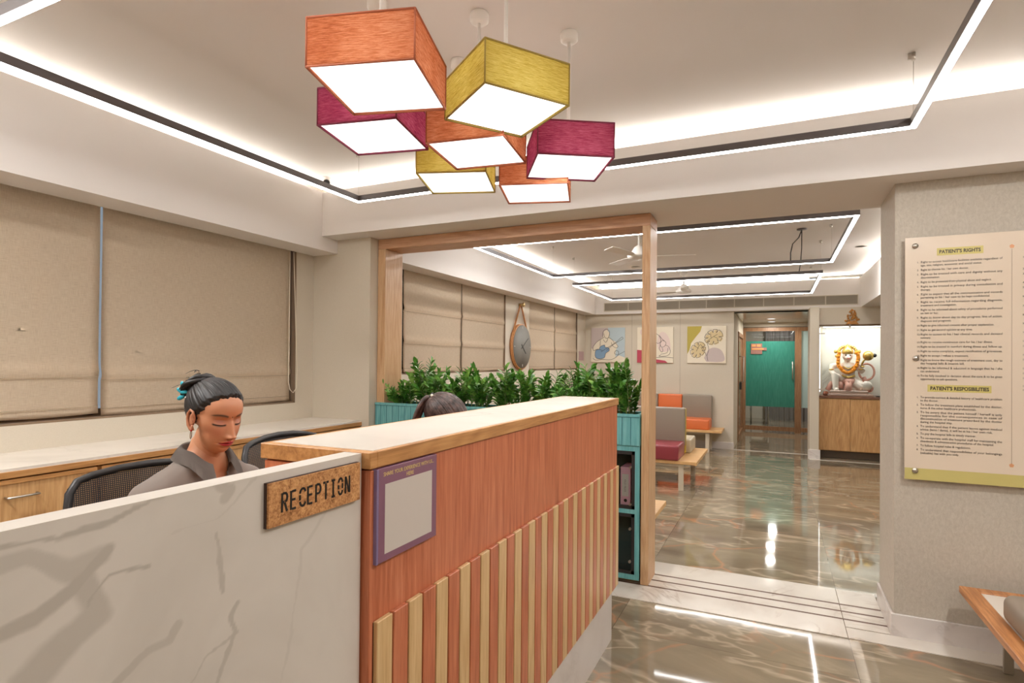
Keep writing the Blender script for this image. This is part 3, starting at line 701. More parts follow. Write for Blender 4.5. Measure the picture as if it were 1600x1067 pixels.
# ================================================================== LAMPS
def silk(name, c, lo, hi):
    m = bpy.data.materials.new(name); m.use_nodes = True; q = Mt.__new__(Mt); q.m = m; q.t = m.node_tree; q.b = q.t.nodes['Principled BSDF']; q._co = None
    a = q.noise(q.co((1, 1, 14)), 22, 5, .7, .2); b = q.noise(q.co((1, 1, 1)), 5, 2, .5)
    uvn = q.noise(q.co((3, 3, 60)), 9, 4, .75, .3)
    col = q.ramp(q.math('MULTIPLY_ADD', uvn, .75, q.math('MULTIPLY', b, .25)), [(.37, lo), (.5, c), (.62, hi)])
    d = q.n('ShaderNodeBsdfDiffuse', {'Color': col}); tr = q.n('ShaderNodeBsdfTranslucent', {'Color': col})
    mx = q.n('ShaderNodeMixShader', {0: .55, 1: d.outputs[0], 2: tr.outputs[0]})
    q.t.links.new(mx.outputs[0], q.t.nodes['Material Output'].inputs[0]); q.t.nodes.remove(q.b)
    return m
M_SO = silk('orange_slub_silk', (202, 122, 82), (150, 76, 46), (222, 156, 120))
M_SY = silk('yellow_slub_silk', (206, 182, 88), (166, 138, 52), (224, 206, 124))
M_SP = silk('magenta_slub_silk', (166, 66, 94), (118, 36, 62), (196, 104, 128))
TR = {id(M_SO): plain('orange_trim', (176, 98, 66), .7), id(M_SY): plain('yellow_trim', (168, 146, 74), .7), id(M_SP): plain('magenta_trim', (132, 50, 76), .7)}
S_ = .806
_q = Mt('frosted_top', (240, 236, 230), .9); _d = _q.n('ShaderNodeBsdfDiffuse', {'Color': (.85, .8, .76, 1)}); _tr = _q.n('ShaderNodeBsdfTranslucent', {'Color': (.95, .86, .8, 1)}); _m = _q.n('ShaderNodeMixShader', {0: .6, 1: _d.outputs[0], 2: _tr.outputs[0]}); _q.t.links.new(_m.outputs[0], _q.t.nodes['Material Output'].inputs[0]); M_TOPC = _q.m
def shade_lamp(cx, cy, z, ang, mat, cname, label, h=.142, canopy_side=None):
    cx, cy, z = cx * S_, cy * S_, 1.5 + (z - 1.5) * S_
    e = .40 * S_ / 2
    t = thing('pendant_lamp', label, 'pendant lamp', (cx, cy, z)); t['group'] = 'square silk pendant lamps of the cluster'
    A = math.radians(ang); cr = [Vector((math.cos(A + k * PI / 2), math.sin(A + k * PI / 2))) for k in (0, 1)]
    def P(a, b, zz): return Vector((cx + cr[0].x * a + cr[1].x * b, cy + cr[0].y * a + cr[1].y * b, zz))
    co = [(-e, -e), (e, -e), (e, e), (-e, e)]
    m = MB(); th = .003
    for i in range(4):
        a, b = co[i], co[(i + 1) % 4]
        m.quad(P(*a, z), P(*b, z), P(*b, z + h), P(*a, z + h))
    obj('lamp_shade', m, mat, t)
    m = MB(); m.quad(P(*co[0], z + h - .002), P(*co[1], z + h - .002), P(*co[2], z + h - .002), P(*co[3], z + h - .002)); obj('top_cover', m, M_TOPC, t)
    m = MB(); w = .007
    for zz in (z, z + h):
        for i in range(4): m.cyl(P(*co[i], zz), P(*co[(i + 1) % 4], zz), .0035, 6)
    for c in co: m.cyl(P(*c, z), P(*c, z + h), .0028, 6)
    obj('trim', m, TR[id(mat)], t)
    k = .965; m = MB(); m.quad(*[P(c[0] * k, c[1] * k, z + .004) for c in co])
    obj('diffuser', m, M_PANEL, t)
    m = MB(); m.cyl((cx, cy, z + h), (cx, cy, ZC - .03), .0075, 10)
    obj('rod', m, M_WHITE, t)
    obj('canopy', MB().lathe([(.001, 0), (.036, 0), (.039, -.006), (.039, -.034), (.030, -.042), (.008, -.044), (.001, -.044)], (cx, cy, ZC), 24), M_WHITE, t)
    a_ = area('bulb_glow', (0, 0, -.004), e * 1.8, e * 1.8, 1.3, NEUT, (0, 0, A), parent=t)
    p = bpy.data.lights.new('bulb', 'POINT'); p.energy = 0.30; p.color = WARM; p.shadow_soft_size = .04
    po = bpy.data.objects.new('bulb', p); COL.objects.link(po); po.location = (0, 0, h * .5); po.parent = t
shade_lamp(-1.382, 1.781, 2.537, 16, M_SO, 'orange', 'large orange silk pendant nearest to the viewer, top left of the cluster')
shade_lamp(-1.081, 2.259, 2.586, -36, M_SY, 'yellow', 'upper yellow silk pendant turned cornerwise at the right of the cluster')
shade_lamp(-1.819, 2.305, 2.605, 12, M_SP, 'magenta', 'magenta silk pendant at the left of the cluster')
shade_lamp(-1.404, 2.613, 2.570, 8, M_SO, 'orange', 'orange silk pendant in the middle of the cluster below the yellow one')
shade_lamp(-1.036, 2.968, 2.556, 31, M_SP, 'magenta', 'magenta silk pendant at the right end of the cluster')
shade_lamp(-1.736, 2.975, 2.561, 19, M_SY, 'yellow', 'small yellow silk pendant low at the left of the cluster', .13)
shade_lamp(-1.342, 3.260, 2.529, 17, M_SO, 'orange', 'lowest orange silk pendant at the far end of the cluster', .13)

def profile_light(x0, x1, y0, y1, z, label, wires, pw=.032, ph=.042):
    t = thing('linear_profile_light', label, 'suspended light', ((x0 + x1) / 2, (y0 + y1) / 2, z)); t['group'] = 'suspended rectangular profile lights'
    w = pw
    m = MB().box(x0, x1, y0, y0 + w, z + .004, z + ph).box(x0, x1, y1 - w, y1, z + .004, z + ph).box(x0, x0 + w, y0 + w, y1 - w, z + .004, z + ph).box(x1 - w, x1, y0 + w, y1 - w, z + .004, z + ph)
    obj('aluminium_profile', m, M_DGREY, t)
    i = .003
    m = MB().box(x0 + i, x1 - i, y0 + i, y0 + w - i, z, z + .005).box(x0 + i, x1 - i, y1 - w + i, y1 - i, z, z + .005).box(x0 + i, x0 + w - i, y0 + w - i, y1 - w + i, z, z + .005).box(x1 - w + i, x1 - i, y0 + w - i, y1 - w + i, z, z + .005)
    obj('diffuser', m, M_STRIP, t)
    for (x, y) in wires:
        c = MB().cyl((x, y, z + ph), (x, y, ZC - .04), .0012, 6)
        k = obj('suspension_wire', c, M_CHROME, t)
        obj('ceiling_clip', MB().cyl((x, y, ZC - .035), (x, y, ZC), .009, 10).box(x - .022, x - .008, y - .006, y + .006, ZC - .03, ZC - .002), M_CHROME, k)
    return t
profile_light(-2.675, .592, .985, 3.205, 2.60, 'dark rectangular profile light hanging around the pendant cluster in the reception', [(-2.66, 3.19), (.576, 3.19), (-2.66, 1.0), (.576, 1.0)])
t = profile_light(-2.58, .54, 4.72, 6.82, 2.555, 'nearer rectangular profile light hanging in the waiting room', [(-2.565, 6.80), (.524, 6.80), (.40, 4.735), (-2.565, 4.735)])
obj('power_cable', MB().tube([(.25, 6.9, ZC - .01), (.22, 6.86, 2.85), (.16, 6.83, 2.78), (.14, 6.81, 2.68), (.14, 6.805, 2.60)], .006, 6), M_BLACK, t)
obj('cable_canopy', MB().lathe([(.001, 0), (.05, 0), (.05, -.012), (.001, -.014)], (.25, 6.9, ZC)), M_DGREY, t)
t = profile_light(-2.58, .50, 7.62, 9.70, 2.555, 'farther rectangular profile light hanging in the waiting room', [(-2.565, 7.635), (.48, 7.635), (-2.565, 9.68), (.48, 9.68)])
obj('power_cable', MB().tube([(.25, 6.92, ZC - .02), (.26, 7.2, 2.8), (.26, 7.5, 2.68), (.25, 7.63, 2.60)], .006, 6), M_BLACK, t)

def ceiling_fan(cx, cy, label, rot):
    t = thing('ceiling_fan', label, 'ceiling fan', (cx, cy, ZC)); t['group'] = 'white ceiling fans of the waiting room'
    obj('down_rod', MB().cyl((cx, cy, ZC - .20), (cx, cy, ZC - .02), .012, 10), M_WHITE, t)
    obj('canopy', MB().lathe([(.02, -.05), (.055, -.02), (.06, 0), (.001, 0)], (cx, cy, ZC)), M_WHITE, t)
    obj('motor', MB().lathe([(.02, -.18), (.05, -.20), (.075, -.24), (.11, -.275), (.125, -.29), (.12, -.315), (.06, -.33), (.001, -.332)], (cx, cy, ZC)), M_WHITE, t)
    for k in range(3):
        a = math.radians(rot + 120 * k); d = Vector((math.cos(a), math.sin(a), 0)); n = Vector((-d.y, d.x, 0)); c0 = Vector((cx, cy, ZC - .30))
        m = MB(); m.prism([(.10, -.02), (.22, -.05), (.58, -.062), (.60, .055), (.22, .05), (.10, .02)], c0, d, n + Vector((0, 0, .18)), (0, 0, .004))
        obj('blade', m, M_WHITE, t)
ceiling_fan(-1.36, 6.25, 'ceiling fan partly behind the slim oak post', 12)
ceiling_fan(-1.36, 9.6, 'ceiling fan farther away above the second profile light', 40)

def dome_camera(x, y, z, label, aim):
    t = thing('security_camera', label, 'security camera', (x, y, z))
    obj('base', MB().lathe([(.001, 0), (.034, 0), (.034, -.016), (.022, -.026), (.001, -.028)], (x, y, z)), M_WHITE, t)
    a = Vector(aim).normalized(); c = Vector((x, y, z - .042))
    b = obj('camera_head', MB().ball(c, .032, 16).cyl(c, c + a * .034, .029, 16), M_WHITE, t)
    obj('lens', MB().cyl(c + a * .028, c + a * .037, .025, 16), M_BLACK, b)
dome_camera(-3.26, 3.53, ZC, 'small white camera on the reception ceiling by the window corner', (.75, -1, -.35))
dome_camera(-2.93, 10.1, ZC, 'small dark lensed camera on the waiting room ceiling', (.3, -1, -.5))

# fill downlights added out of view to light counter front, wall board and blinds
for i, (x, y) in enumerate(((1.3, 2.2), (1.3, .2), (-.2, -1.2), (-1.9, -1.2), (1.3, -1.6), (-2.5, .1))):
    lab = ['round ceiling downlight near the rights board wall', 'round ceiling downlight right of the viewer', 'round ceiling downlight behind the viewer', 'round ceiling downlight behind the marble counter', 'round ceiling downlight in the rear right corner', 'round ceiling downlight near the window left of the viewer'][i]
    t = thing('downlight', lab, 'ceiling light', (x, y, ZC)); t['group'] = 'reception downlights'
    obj('ring', MB().lathe([(.085, 0), (.10, -.006), (.10, 0)], (x, y, ZC)), M_WHITE, t)
    obj('diffuser', MB().lathe([(.001, -.002), (.08, -.002)], (x, y, ZC)), M_PANEL, t)
    area('downlight_glow', (0, 0, -.012), .16, .16, DOWN * (.9, .4, .25, .4, .25, 2.0)[i], NEUT, parent=t)

for i, (x, y) in enumerate(((-1.95, 5.75), (-1.95, 8.7), (.95, 5.3), (.95, 8.2))):  # fill downlights added to brighten the waiting room
    t = thing('downlight', ['round waiting room downlight above the nearer profile light', 'round waiting room downlight above the farther profile light', 'round waiting room downlight by the right soffit, nearer one', 'round waiting room downlight by the right soffit, farther one'][i], 'ceiling light', (x, y, ZC)); t['group'] = 'waiting room downlights'
    obj('ring', MB().lathe([(.055, 0), (.065, -.006), (.065, 0)], (x, y, ZC)), M_WHITE, t)
    area('downlight_glow', (0, 0, -.012), .10, .10, DOWN * (.9, .9, .7, .6)[i], NEUT, parent=t)

# ================================================================== RIGHTS BOARD
rb = thing('rights_board', "cream acrylic board listing patient's rights on the textured wall", 'notice board', (1.3, 3.76, 1.53))
BX0, BX1, BZ0, BZ1, BY = .642, 1.98, .876, 2.191, 3.752
q = Mt('cream_acrylic', (224, 208, 188), .18); obj('board', MB().box(BX0, BX1, BY, BY + .008, BZ0, BZ1, .001, 1), q.m, rb)
obj('olive_band', MB().box(BX0 + .001, BX1 - .001, BY - .0006, BY, BZ0, BZ0 + .062), plain('olive_print', (200, 188, 120), .25), rb)
for (x, z) in ((.688, 2.145), (.692, 1.533), (.69, .925), (1.93, 2.145), (1.93, 1.533), (1.93, .925)):
    obj('standoff', MB().cyl((x, BY + .008, z), (x, YB, z), .009, 14).lathe([(.001, 0), (.011, -.001), (.014, -.004), (.014, -.007), (.001, -.009)][::-1], (x, BY, z), 18, 'y'), M_CHROME, rb)
HB = plain('highlighter_print', (206, 192, 116), .4)
obj('highlight_band', MB().box(.785, .985, BY - .0006, BY, 2.086, 2.126), HB, rb); obj('highlight_band', MB().box(.745, 1.02, BY - .0006, BY, 1.354, 1.392), HB, rb)
INK = plain('dark_ink', (70, 60, 56), .5)
bm = bmesh.new()
def put(s, x, z, size, width=None, bold=0.0):
    merge_bm(bm, text_bm(s, size, frame_M((x, BY - .0010, z), (1, 0, 0), (0, 0, 1)), width=width, depth=.0002, bold=bold))
put("PATIENT'S RIGHTS", .795, 2.097, .026, .178, .0008)
put("PATIENT'S RESPOSIBILITIES", .757, 1.364, .026, .252, .0008)
obj('heading', bm, INK, rb); bm = bmesh.new()
RIGHTS = [("Right to access healthcare facilities available regardless of", "age, sex, religion, economic and social status."), ("Right to choose his / her own doctor.",), ("Right to be treated with care and dignity without any", "discrimination."), ("Right to be protected from physical abuse and neglect.",), ("Right to be treated in privacy during consultation and", "therapy."), ("Right to expect that all the communication and records", "pertaining to his / her case to be kept confidential."), ("Right to receive full information regarding diagnosis,", "treatment and investigation."), ("Right to be informed about safety of procedures performed", "on him or her."), ("Right to know about day to day progress, line of action,", "diagnosis and prognosis."), ("Right to give informed consent after proper explanation.",), ("Right to get second opinion at any time.",), ("Right to access to his / her clinical records and demand", "summary."), ("Right to receive continuous care for his / her illness.",), ("Right to be treated in comfort during illness and follow up.",), ("Right to voice complaint, expect rectification of grievances.",), ("Right to accept / refuse a treatment.",), ("Right to know the rough estimate of treatment cost, day to", "day hospital bills & interim bill."), ("Right to be informed & educated in language that he / she", "can understand."), ("To be fully involved in decision about the care & to be given", "opportunity to ask questions.")]
RESP = [("To provide correct & detailed history of healthcare problem", "to the doctor."), ("To follow the treatment plans established by the doctor,", "nurse & the other healthcare professionals."), ("To be aware that the patient himself / herself is only", "responsible for the consequences in case of", "discontinuation of treatment prescribed by the doctor", "during the hospital stay."), ("To understand that if the patient leaves against medical", "advice (lama / dama), it will be at his / her own risk.",), ("To pay the hospital bills in timely manner.",), ("To co-operate with the hospital staff for maintaining the", "cleanliness & administrative procedures of the hospital."), ("To follow hospital rules & regulations.",), ("To understand that responsibilities of your belongings", "(valuable) lies with you only.")]
XT, WT = .713, .350
def block(items, z, pitch, gap, size=.0165):
    for k, ls in enumerate(items):
        put('%d.' % (k + 1), .696, z, size * .8)
        for j, l in enumerate(ls):
            full = (j < len(ls) - 1) or (len(l) > 56)
            put(l, XT, z, size, WT if full else min(WT, len(l) * WT / 62.0))
            z -= pitch
        z -= gap
    return z
nl = sum(len(i) for i in RIGHTS); block(RIGHTS, 2.050, .0180, .0062)
block(RESP, 1.318, .0176, .0052)
obj('body_text', bm, INK, rb)
bm = bmesh.new()
for k, z in enumerate((2.05, 1.99, 1.965, 1.92, 1.895, 1.85, 1.80, 1.755, 1.71, 1.665, 1.62, 1.595, 1.55, 1.525, 1.48, 1.455, 1.43, 1.39, 1.37)):
    put('%d.' % (k + 1), 1.145, z, .0135)
obj('column_numbers', bm, INK, rb)
m = MB().box(1.1015, 1.1035, BY - .0007, BY, .995, 2.10)
obj('divider_line', m, plain('hairline', (170, 150, 130), .5), rb)
m = MB()
for z in (2.113, .986):
    for k in range(5):
        a = PI / 2 + 2 * PI * k / 5
        m.prism([(.002 + .010 * math.cos(a + d), .010 * math.sin(a + d)) if r else (.002, 0) for r, d in ((0, 0), (1, -.5), (1, 0), (1, .5))], (1.1005, BY - .0006, z), (1, 0, 0), (0, 0, 1), (0, -.0006, 0))
obj('flower_mark', m, plain('peach_print', (226, 160, 112), .5), rb)

# ================================================================== CLOCK
CX, CY, CZ, CR = -3.296, 7.48, 1.703, .318
ck = thing('wall_clock', 'round grey clock hung by a tan strap between the waiting room blinds', 'clock', (CX, CY, CZ))
obj('rim', MB().lathe([(CR - .012, -.034), (CR, -.034), (CR + .006, -.02), (CR + .006, .012), (CR, .0155), (CR - .012, .0155)], (CX, CY, CZ), 56, 'x'), wood('clock_wood', (186, 130, 80), (160, 104, 60), (206, 152, 100), 'z'), ck)
obj('dial', MB().lathe([(.001, .016), (CR - .012, .016), (CR - .012, .022), (.001, .022)], (CX, CY, CZ), 56, 'x'), plain('clock_grey', (128, 126, 120), .6), ck)
TAN = plain('tan_strap', (184, 126, 76), .6)
for s in (-1, 1):
    a = math.radians(90 - 52 * s)
    obj('strap', MB().tube([(CX - .01, CY + .02 * s, 2.29), (CX - .01, CY + CR * .80 * s, CZ + CR * .62)], .012, 8), TAN, ck)
    m_ = MB(); m_.tube([(CX - .01, CY + (CR + .008) * math.sin(t_) * s, CZ + (CR + .008) * math.cos(t_)) for t_ in [.85 + .12 * i for i in range(20)]], .007, 6); obj('strap', m_, TAN, ck)
obj('hook', MB().cyl((-3.33, CY, 2.30), (-3.27, CY, 2.30), .022, 16).ball((-3.262, CY, 2.30), .034, 16, (.6, 1, 1)), plain('brass_knob', (206, 176, 120), .35, .4), ck)
def hand(a, l, w, tail): 
    a = math.radians(a); u = Vector((0, math.cos(a), math.sin(a))); v = Vector((0, -u.z, u.y))
    return MB().prism([(-tail, -w), (l, -w * .5), (l, w * .5), (-tail, w)], (CX + .024, CY, CZ), u, v, (.003, 0, 0))
obj('minute_hand', hand(32, .24, .006, .05), M_BLACK, ck); obj('hour_hand', hand(-40, .15, .009, .05), M_BLACK, ck)
m = MB()
for k in range(4):
    a = k * PI / 2; c = Vector((CX + .023, CY + .27 * math.cos(a), CZ + .27 * math.sin(a))); d = Vector((0, math.cos(a), math.sin(a))) * .018
    m.tube([c - d, c + d], .003, 4)
obj('hour_marks', m, M_WHITE, ck)
tag(obj('wall_notice', MB().box(-3.33, -3.322, 10.22, 10.50, 1.52, 1.69), plain('mauve_notice', (178, 148, 146), .5)), 'small mauve notice on the wall in the far left corner', 'sign')

# ================================================================== PICTURES
CREAM = plain('canvas_cream', (230, 220, 200), .8)
LINE = plain('line_ink', (66, 56, 52), .7)
PU, PV = (1, 0, 0), (0, 0, 1)
def smooth(pts, n=6):
    P = [Vector(p) for p in pts]; out = []
    for i in range(len(P) - 1):
        a, b, c, d = P[max(i - 1, 0)], P[i], P[i + 1], P[min(i + 2, len(P) - 1)]
        for k in range(n):
            t = k / n; out.append(.5 * ((2 * b) + (c - a) * t + (2 * a - 5 * b + 4 * c - d) * t * t + (3 * b - a - 3 * c + d) * t ** 3))
    return [tuple(p) for p in out] + [tuple(P[-1])]
def canvas(x0, label, shapes, strokes, S=.651, z0=1.49):
    yb = YF - .03
    t = thing('canvas_picture', label, 'picture', (x0 + S / 2, YF, z0)); t['group'] = 'square canvases on the far wall'
    obj('canvas', MB().box(x0, x0 + S, yb, YF - .001, z0, z0 + S, .003, 1), CREAM, t)
    for i, (poly, mat) in enumerate(shapes):
        o_ = (x0, yb - .0004 - .0004 * i, z0)
        obj('painted_shape', MB().prism([(p[0] * S, p[1] * S) for p in poly], o_, PU, PV, (0, -.0006, 0)), mat, t)
    m = MB()
    for st in strokes:
        m.ribbon([(p[0] * S, p[1] * S) for p in smooth(st)], .0062, (x0, yb - .0035, z0), PU, PV, (0, -.0008, 0))
    obj('line_drawing', m, LINE, t)
LILAC, SKY, BLUE = plain('lilac_paint', (196, 182, 178), .8), plain('sky_paint', (184, 200, 206), .8), plain('blue_paint', (128, 158, 186), .8)
PINKP, REDP, OLIVE, SANDP = plain('blush_paint', (224, 204, 196), .8), plain('crimson_paint', (178, 70, 88), .8), plain('olive_paint', (180, 164, 78), .8), plain('sand_paint', (214, 194, 150), .8)
fig = [(.0, .0), (1, 0), (1, .14), (.84, .2), (.72, .16), (.74, .36), (.80, .48), (.72, .60), (.60, .66), (.55, .72), (.54, .86), (.46, .94), (.38, .90), (.36, .76), (.30, .68), (.18, .60), (.06, .44), (.10, .28), (0, .2)]
gtr = smooth([(.12, .20), (.16, .12), (.28, .10), (.40, .14), (.44, .26), (.54, .34), (.52, .42), (.42, .44), (.40, .50), (.28, .46), (.24, .38), (.14, .34), (.12, .20)], 5)[:-1]
canvas(-3.203, 'square canvas of a seated guitar player in blue tones, left of three', [([(0, .4), (.0, 1), (.55, 1), (.5, .4)], LILAC), ([(.5, .05), (.5, 1), (1, 1), (1, .05)], SKY), (fig, CREAM), (gtr, BLUE)], [
    [(.36, .70), (.34, .82), (.38, .92), (.46, .96), (.54, .90), (.54, .78), (.50, .70), (.44, .70), (.40, .74), (.38, .84)],
    [(.38, .72), (.28, .66), (.16, .58), (.06, .44), (.08, .34), (.20, .38), (.34, .34)], [(.28, .64), (.27, .48)], [(.52, .72), (.64, .64), (.70, .54)],
    [(.36, .66), (.44, .58), (.50, .68)], [(.12, .20), (.16, .12), (.28, .10), (.40, .14), (.44, .26), (.54, .34), (.52, .42), (.42, .44), (.40, .50), (.28, .46), (.24, .38), (.14, .34), (.12, .20)],
    [(.30, .30), (.52, .44), (.74, .58), (.90, .72), (.94, .68), (.84, .62), (.62, .48), (.46, .34)], [(.60, .58), (.64, .48), (.74, .42), (.80, .46), (.72, .56)],
    [(.06, .12), (.14, .06), (.34, .08), (.6, .08), (.78, .18), (.82, .30), (.74, .34), (.70, .26), (.80, .22), (1.0, .32)]])
canvas(-2.325, 'square canvas of a mother and child line drawing with a crimson corner, middle of three', [([(.0, .0), (.85, .0), (.78, .06), (.5, .10), (.3, .12), (.22, .34), (0, .36)], REDP), (smooth([(.55, .55), (.6, .78), (.72, .86), (.86, .74), (.92, .5), (.9, .35), (.7, .3), (.58, .4)], 4), PINKP), (smooth([(.08, .9), (.16, .96), (.2, .86), (.14, .76), (.08, .84)], 4), PINKP)], [
    [(.30, .60), (.36, .78), (.5, .82), (.62, .74), (.66, .6), (.58, .54), (.5, .6)], [(.62, .76), (.70, .66), (.80, .56), (.76, .46), (.68, .44), (.64, .52), (.70, .62), (.76, .60)],
    [(.66, .50), (.62, .40), (.68, .30), (.72, .34), (.70, .42)], [(.78, .50), (.88, .44), (.92, .30), (.84, .20), (.62, .18), (.66, .22)], [(.86, .42), (.84, .30), (.78, .26), (.66, .24)], [(.30, .14), (.5, .14), (.75, .16), (1, .14)], [(.30, .60), (.2, .4), (.25, .2), (.4, .14)]])
def leaf(c, a, s):
    ca, sa = math.cos(a), math.sin(a); o = []
    for k in range(109):
        t = k / 108 * 2 * PI; r = s * (1.0 - .10 * math.cos(t) - .42 * max(0.0, math.cos(9 * t)) ** 6 * (abs(math.sin(t / 2)) > .2) * (t > .5 and t < 5.8))
        x, y = r * math.cos(t), r * .78 * math.sin(t); o.append((c[0] + x * ca - y * sa, c[1] + x * sa + y * ca))
    return o
l1, l2 = leaf((.70, .72), .5, .24), leaf((.29, .38), 1.0, .23)
canvas(-1.432, 'square canvas of two monstera leaves with an olive corner, right of three', [([(0, .24), (0, 1), (.38, 1), (.34, .86), (.20, .68), (.10, .54), (.06, .36)], OLIVE), (smooth([(.44, .14), (.55, .36), (.72, .42), (.9, .32), (.94, .06), (.50, .04)], 5), LILAC), ([(p[0] + .02, p[1] - .02) for p in l1[:-1]], SANDP), ([(p[0] + .02, p[1]) for p in l2[:-1]], SANDP)], [
    l1, l2, [(.54, .06), (.52, .2), (.56, .38), (.52, .56), (.60, .66), (.78, .78)], [(.50, .20), (.44, .36), (.34, .50), (.24, .32)], [(.62, .68), (.6, .80)], [(.68, .72), (.80, .66)], [(.36, .44), (.40, .36)], [(.30, .40), (.20, .46)]])

# ================================================================== SHRINE CABINET, NICHE AND STATUE
sc = thing('shrine_cabinet', 'oak two door cabinet under the lit shrine niche', 'cabinet', (1.25, 10.6, 0))
boxp('carcass', (.63, 1.895, 10.42, 10.94, .12, .955), M_OAK, sc)
boxp('plinth', (.64, 1.89, 10.46, 10.9, .004, .12), plain('dark_plinth', (84, 70, 56), .4), sc)
boxp('counter_top', (.625, 1.895, 10.385, 10.945, .955, .990), wood('shrine_top', (128, 92, 72), (104, 72, 54), (150, 112, 90), 'x', .3), sc)
for (a, b, l) in ((.635, 1.062, 'd'), (1.07, 1.48, 'd'), (1.49, 1.89, 'd')):
    boxp('door', (a, b, 10.40, 10.42, .13, .945), M_OAK, sc, .001, 1)
tag(obj('niche_lining', MB().box(.62, .64, 10.40, 10.95, .99, 2.106).box(1.88, 1.9, 10.40, 10.95, .99, 2.106).box(.64, 1.88, 10.93, 10.95, .99, 2.106).box(.64, 1.88, 10.40, 10.93, 2.09, 2.106), marble('niche_marble', (222, 220, 212), (170, 168, 160), 1.4, .3, (.3, .8, .2), .8, .5)), 'white marble lining of the shrine niche', 'niche lining', kind='structure')
tag(obj('niche_trim', MB().box(.616, .632, 10.375, 10.40, .99, 2.12).box(.632, 1.9, 10.375, 10.40, 2.10, 2.12), plain('brown_niche_trim', (120, 92, 66), .5)), 'slim brown trim around the shrine niche', 'trim', kind='structure')
sl = thing('niche_light', 'white strip light along the top and left edges of the shrine niche', 'strip light', (1.2, 10.5, 2.08))
obj('led', MB().box(.70, 1.86, 10.46, 10.475, 2.080, 2.089).box(.641, .648, 10.46, 10.475, 1.05, 2.07), emit('niche_led', (1, .98, .95), 11.0), sl)
area('niche_glow', (0, -.02, -.02), 1.0, .08, 9, (1, .97, .93), (math.radians(28), 0, 0), parent=sl)
gp = thing('glass_screen', 'clear glass screen on steel clips before the shrine niche', 'glass screen', (1.2, 10.42, 1.5))
obj('pane', MB().box(.66, 1.86, 10.41, 10.418, 1.0, 2.07), M_GLASS, gp)
for z in (1.98, 1.09): boxp('clip', (.634, .715, 10.402, 10.425, z - .012, z + .012), M_CHROME, gp)
# ornament hanging above
m = MB(); OX, OZ = 1.085, 2.13
r2 = random.Random(3)
for k in range(46):
    f = k / 45; w = .085 * (1 - f) ** .7 + .015
    m.ball((OX + r2.uniform(-w, w), 10.368, OZ + .02 + f * .20), .018 - .006 * f, 8, (1, .6, 1))
m.prism([(-.09, 0), (.09, 0), (.05, .05), (-.05, .05)], (OX, 10.379, OZ - .01), PU, PV, (0, -.02, 0))
og = thing('wall_ornament', 'small carved golden brown ornament on the header above the shrine', 'ornament', (OX, 10.37, OZ))
obj('carving', m, plain('carved_gold', (176, 120, 56), .45, .2), og)
obj('bell', MB().lathe([(.001, 0), (.02, 0), (.016, -.05), (.022, -.06), (.001, -.06)], (OX - .03, 10.365, OZ - .01), 12), M_CHROME, og)

def remesh_obj(name, bm, vox, mat, parent=None, it=6):
    """fuse overlapping volumes into one continuous skin"""
    me = bpy.data.meshes.new(name); bmesh.ops.recalc_face_normals(bm, faces=bm.faces); bm.to_mesh(me); bm.free()
    o = bpy.data.objects.new(name, me); COL.objects.link(o)
    r = o.modifiers.new('r', 'REMESH'); r.mode = 'VOXEL'; r.voxel_size = vox; r.use_smooth_shade = True
    s = o.modifiers.new('s', 'SMOOTH'); s.factor = .6; s.iterations = it
    dg = bpy.context.evaluated_depsgraph_get(); dg.update()
    m2 = bpy.data.meshes.new_from_object(o.evaluated_get(dg)); bpy.data.objects.remove(o); bpy.data.meshes.remove(me)
    b2 = bmesh.new(); b2.from_mesh(m2); bpy.data.meshes.remove(m2)
    if mat is None: return b2
    return obj(name, b2, mat, parent, smooth=True)

st = thing('deity_statue', 'white and gold kneeling deity statue with marigold garland in the lit niche', 'statue', (1.058, 10.70, .99))
SX, SY_, SZ = 1.058, 10.70, .99
def sp(u, v, y=0): return Vector((SX + (u - 500) * .00112, SY_ + y, SZ + (1010 - v) * .00104))
M_STW = plain('painted_white_marble', (240, 226, 214), .3); M_STP = plain('painted_pink_cloth', (214, 156, 140), .4); M_GOLD = plain('statue_gold', (206, 172, 92), .3, .6)
b = MB()
b.tube([sp(500, 760), sp(500, 660), sp(500, 560, -.01), sp(500, 500, -.01)], [.10, .105, .125, .09], 14)
b.tube([sp(495, 520), sp(495, 440, -.03)], [.04, .05], 10); b.ball(sp(495, 400, -.05), .075, 14, (1, 1, 1.1)); b.ball(sp(495, 425, -.115), .038, 10, (1.1, .9, .8))
b.tube([sp(400, 540), sp(300, 560), sp(290, 640, -.06), sp(330, 690, -.14)], [.055, .05, .04, .035], 10)
b.tube([sp(600, 540), sp(690, 640), sp(640, 600, -.06), sp(650, 520, -.08)], [.055, .048, .036, .032], 10)
b.tube([sp(440, 780), sp(330, 700, -.14), sp(340, 900, -.14), sp(350, 935, -.20)], [.085, .062, .042, .032], 10)
b.tube([sp(560, 780), sp(690, 880, -.12), sp(690, 900, -.10), sp(600, 900, .04)], [.085, .068, .06, .045], 10)
b.box(SX - .13, SX + .13, SY_ - .05, SY_ + .1, SZ + .07, SZ + .22)
remesh_obj('figure', b.b, .009, M_STW, st, 4)
obj('base', MB().box(SX - .30, SX + .33, SY_ - .24, SY_ + .2, SZ, SZ + .03, .004, 1).box(SX - .26, SX + .26, SY_ - .22, SY_ + .18, SZ + .03, SZ + .085, .006, 1), plain('pinkish_stone', (206, 172, 156), .3), st)
m = MB()
for i in range(13):
    a = math.radians(200 - i * 18.3); rr = .085 if i % 2 else .1; c = sp(495, 345, -.03)
    m.ball(c + Vector((math.cos(a) * .12, 0, math.sin(a) * .085 + .02)), .026, 8)
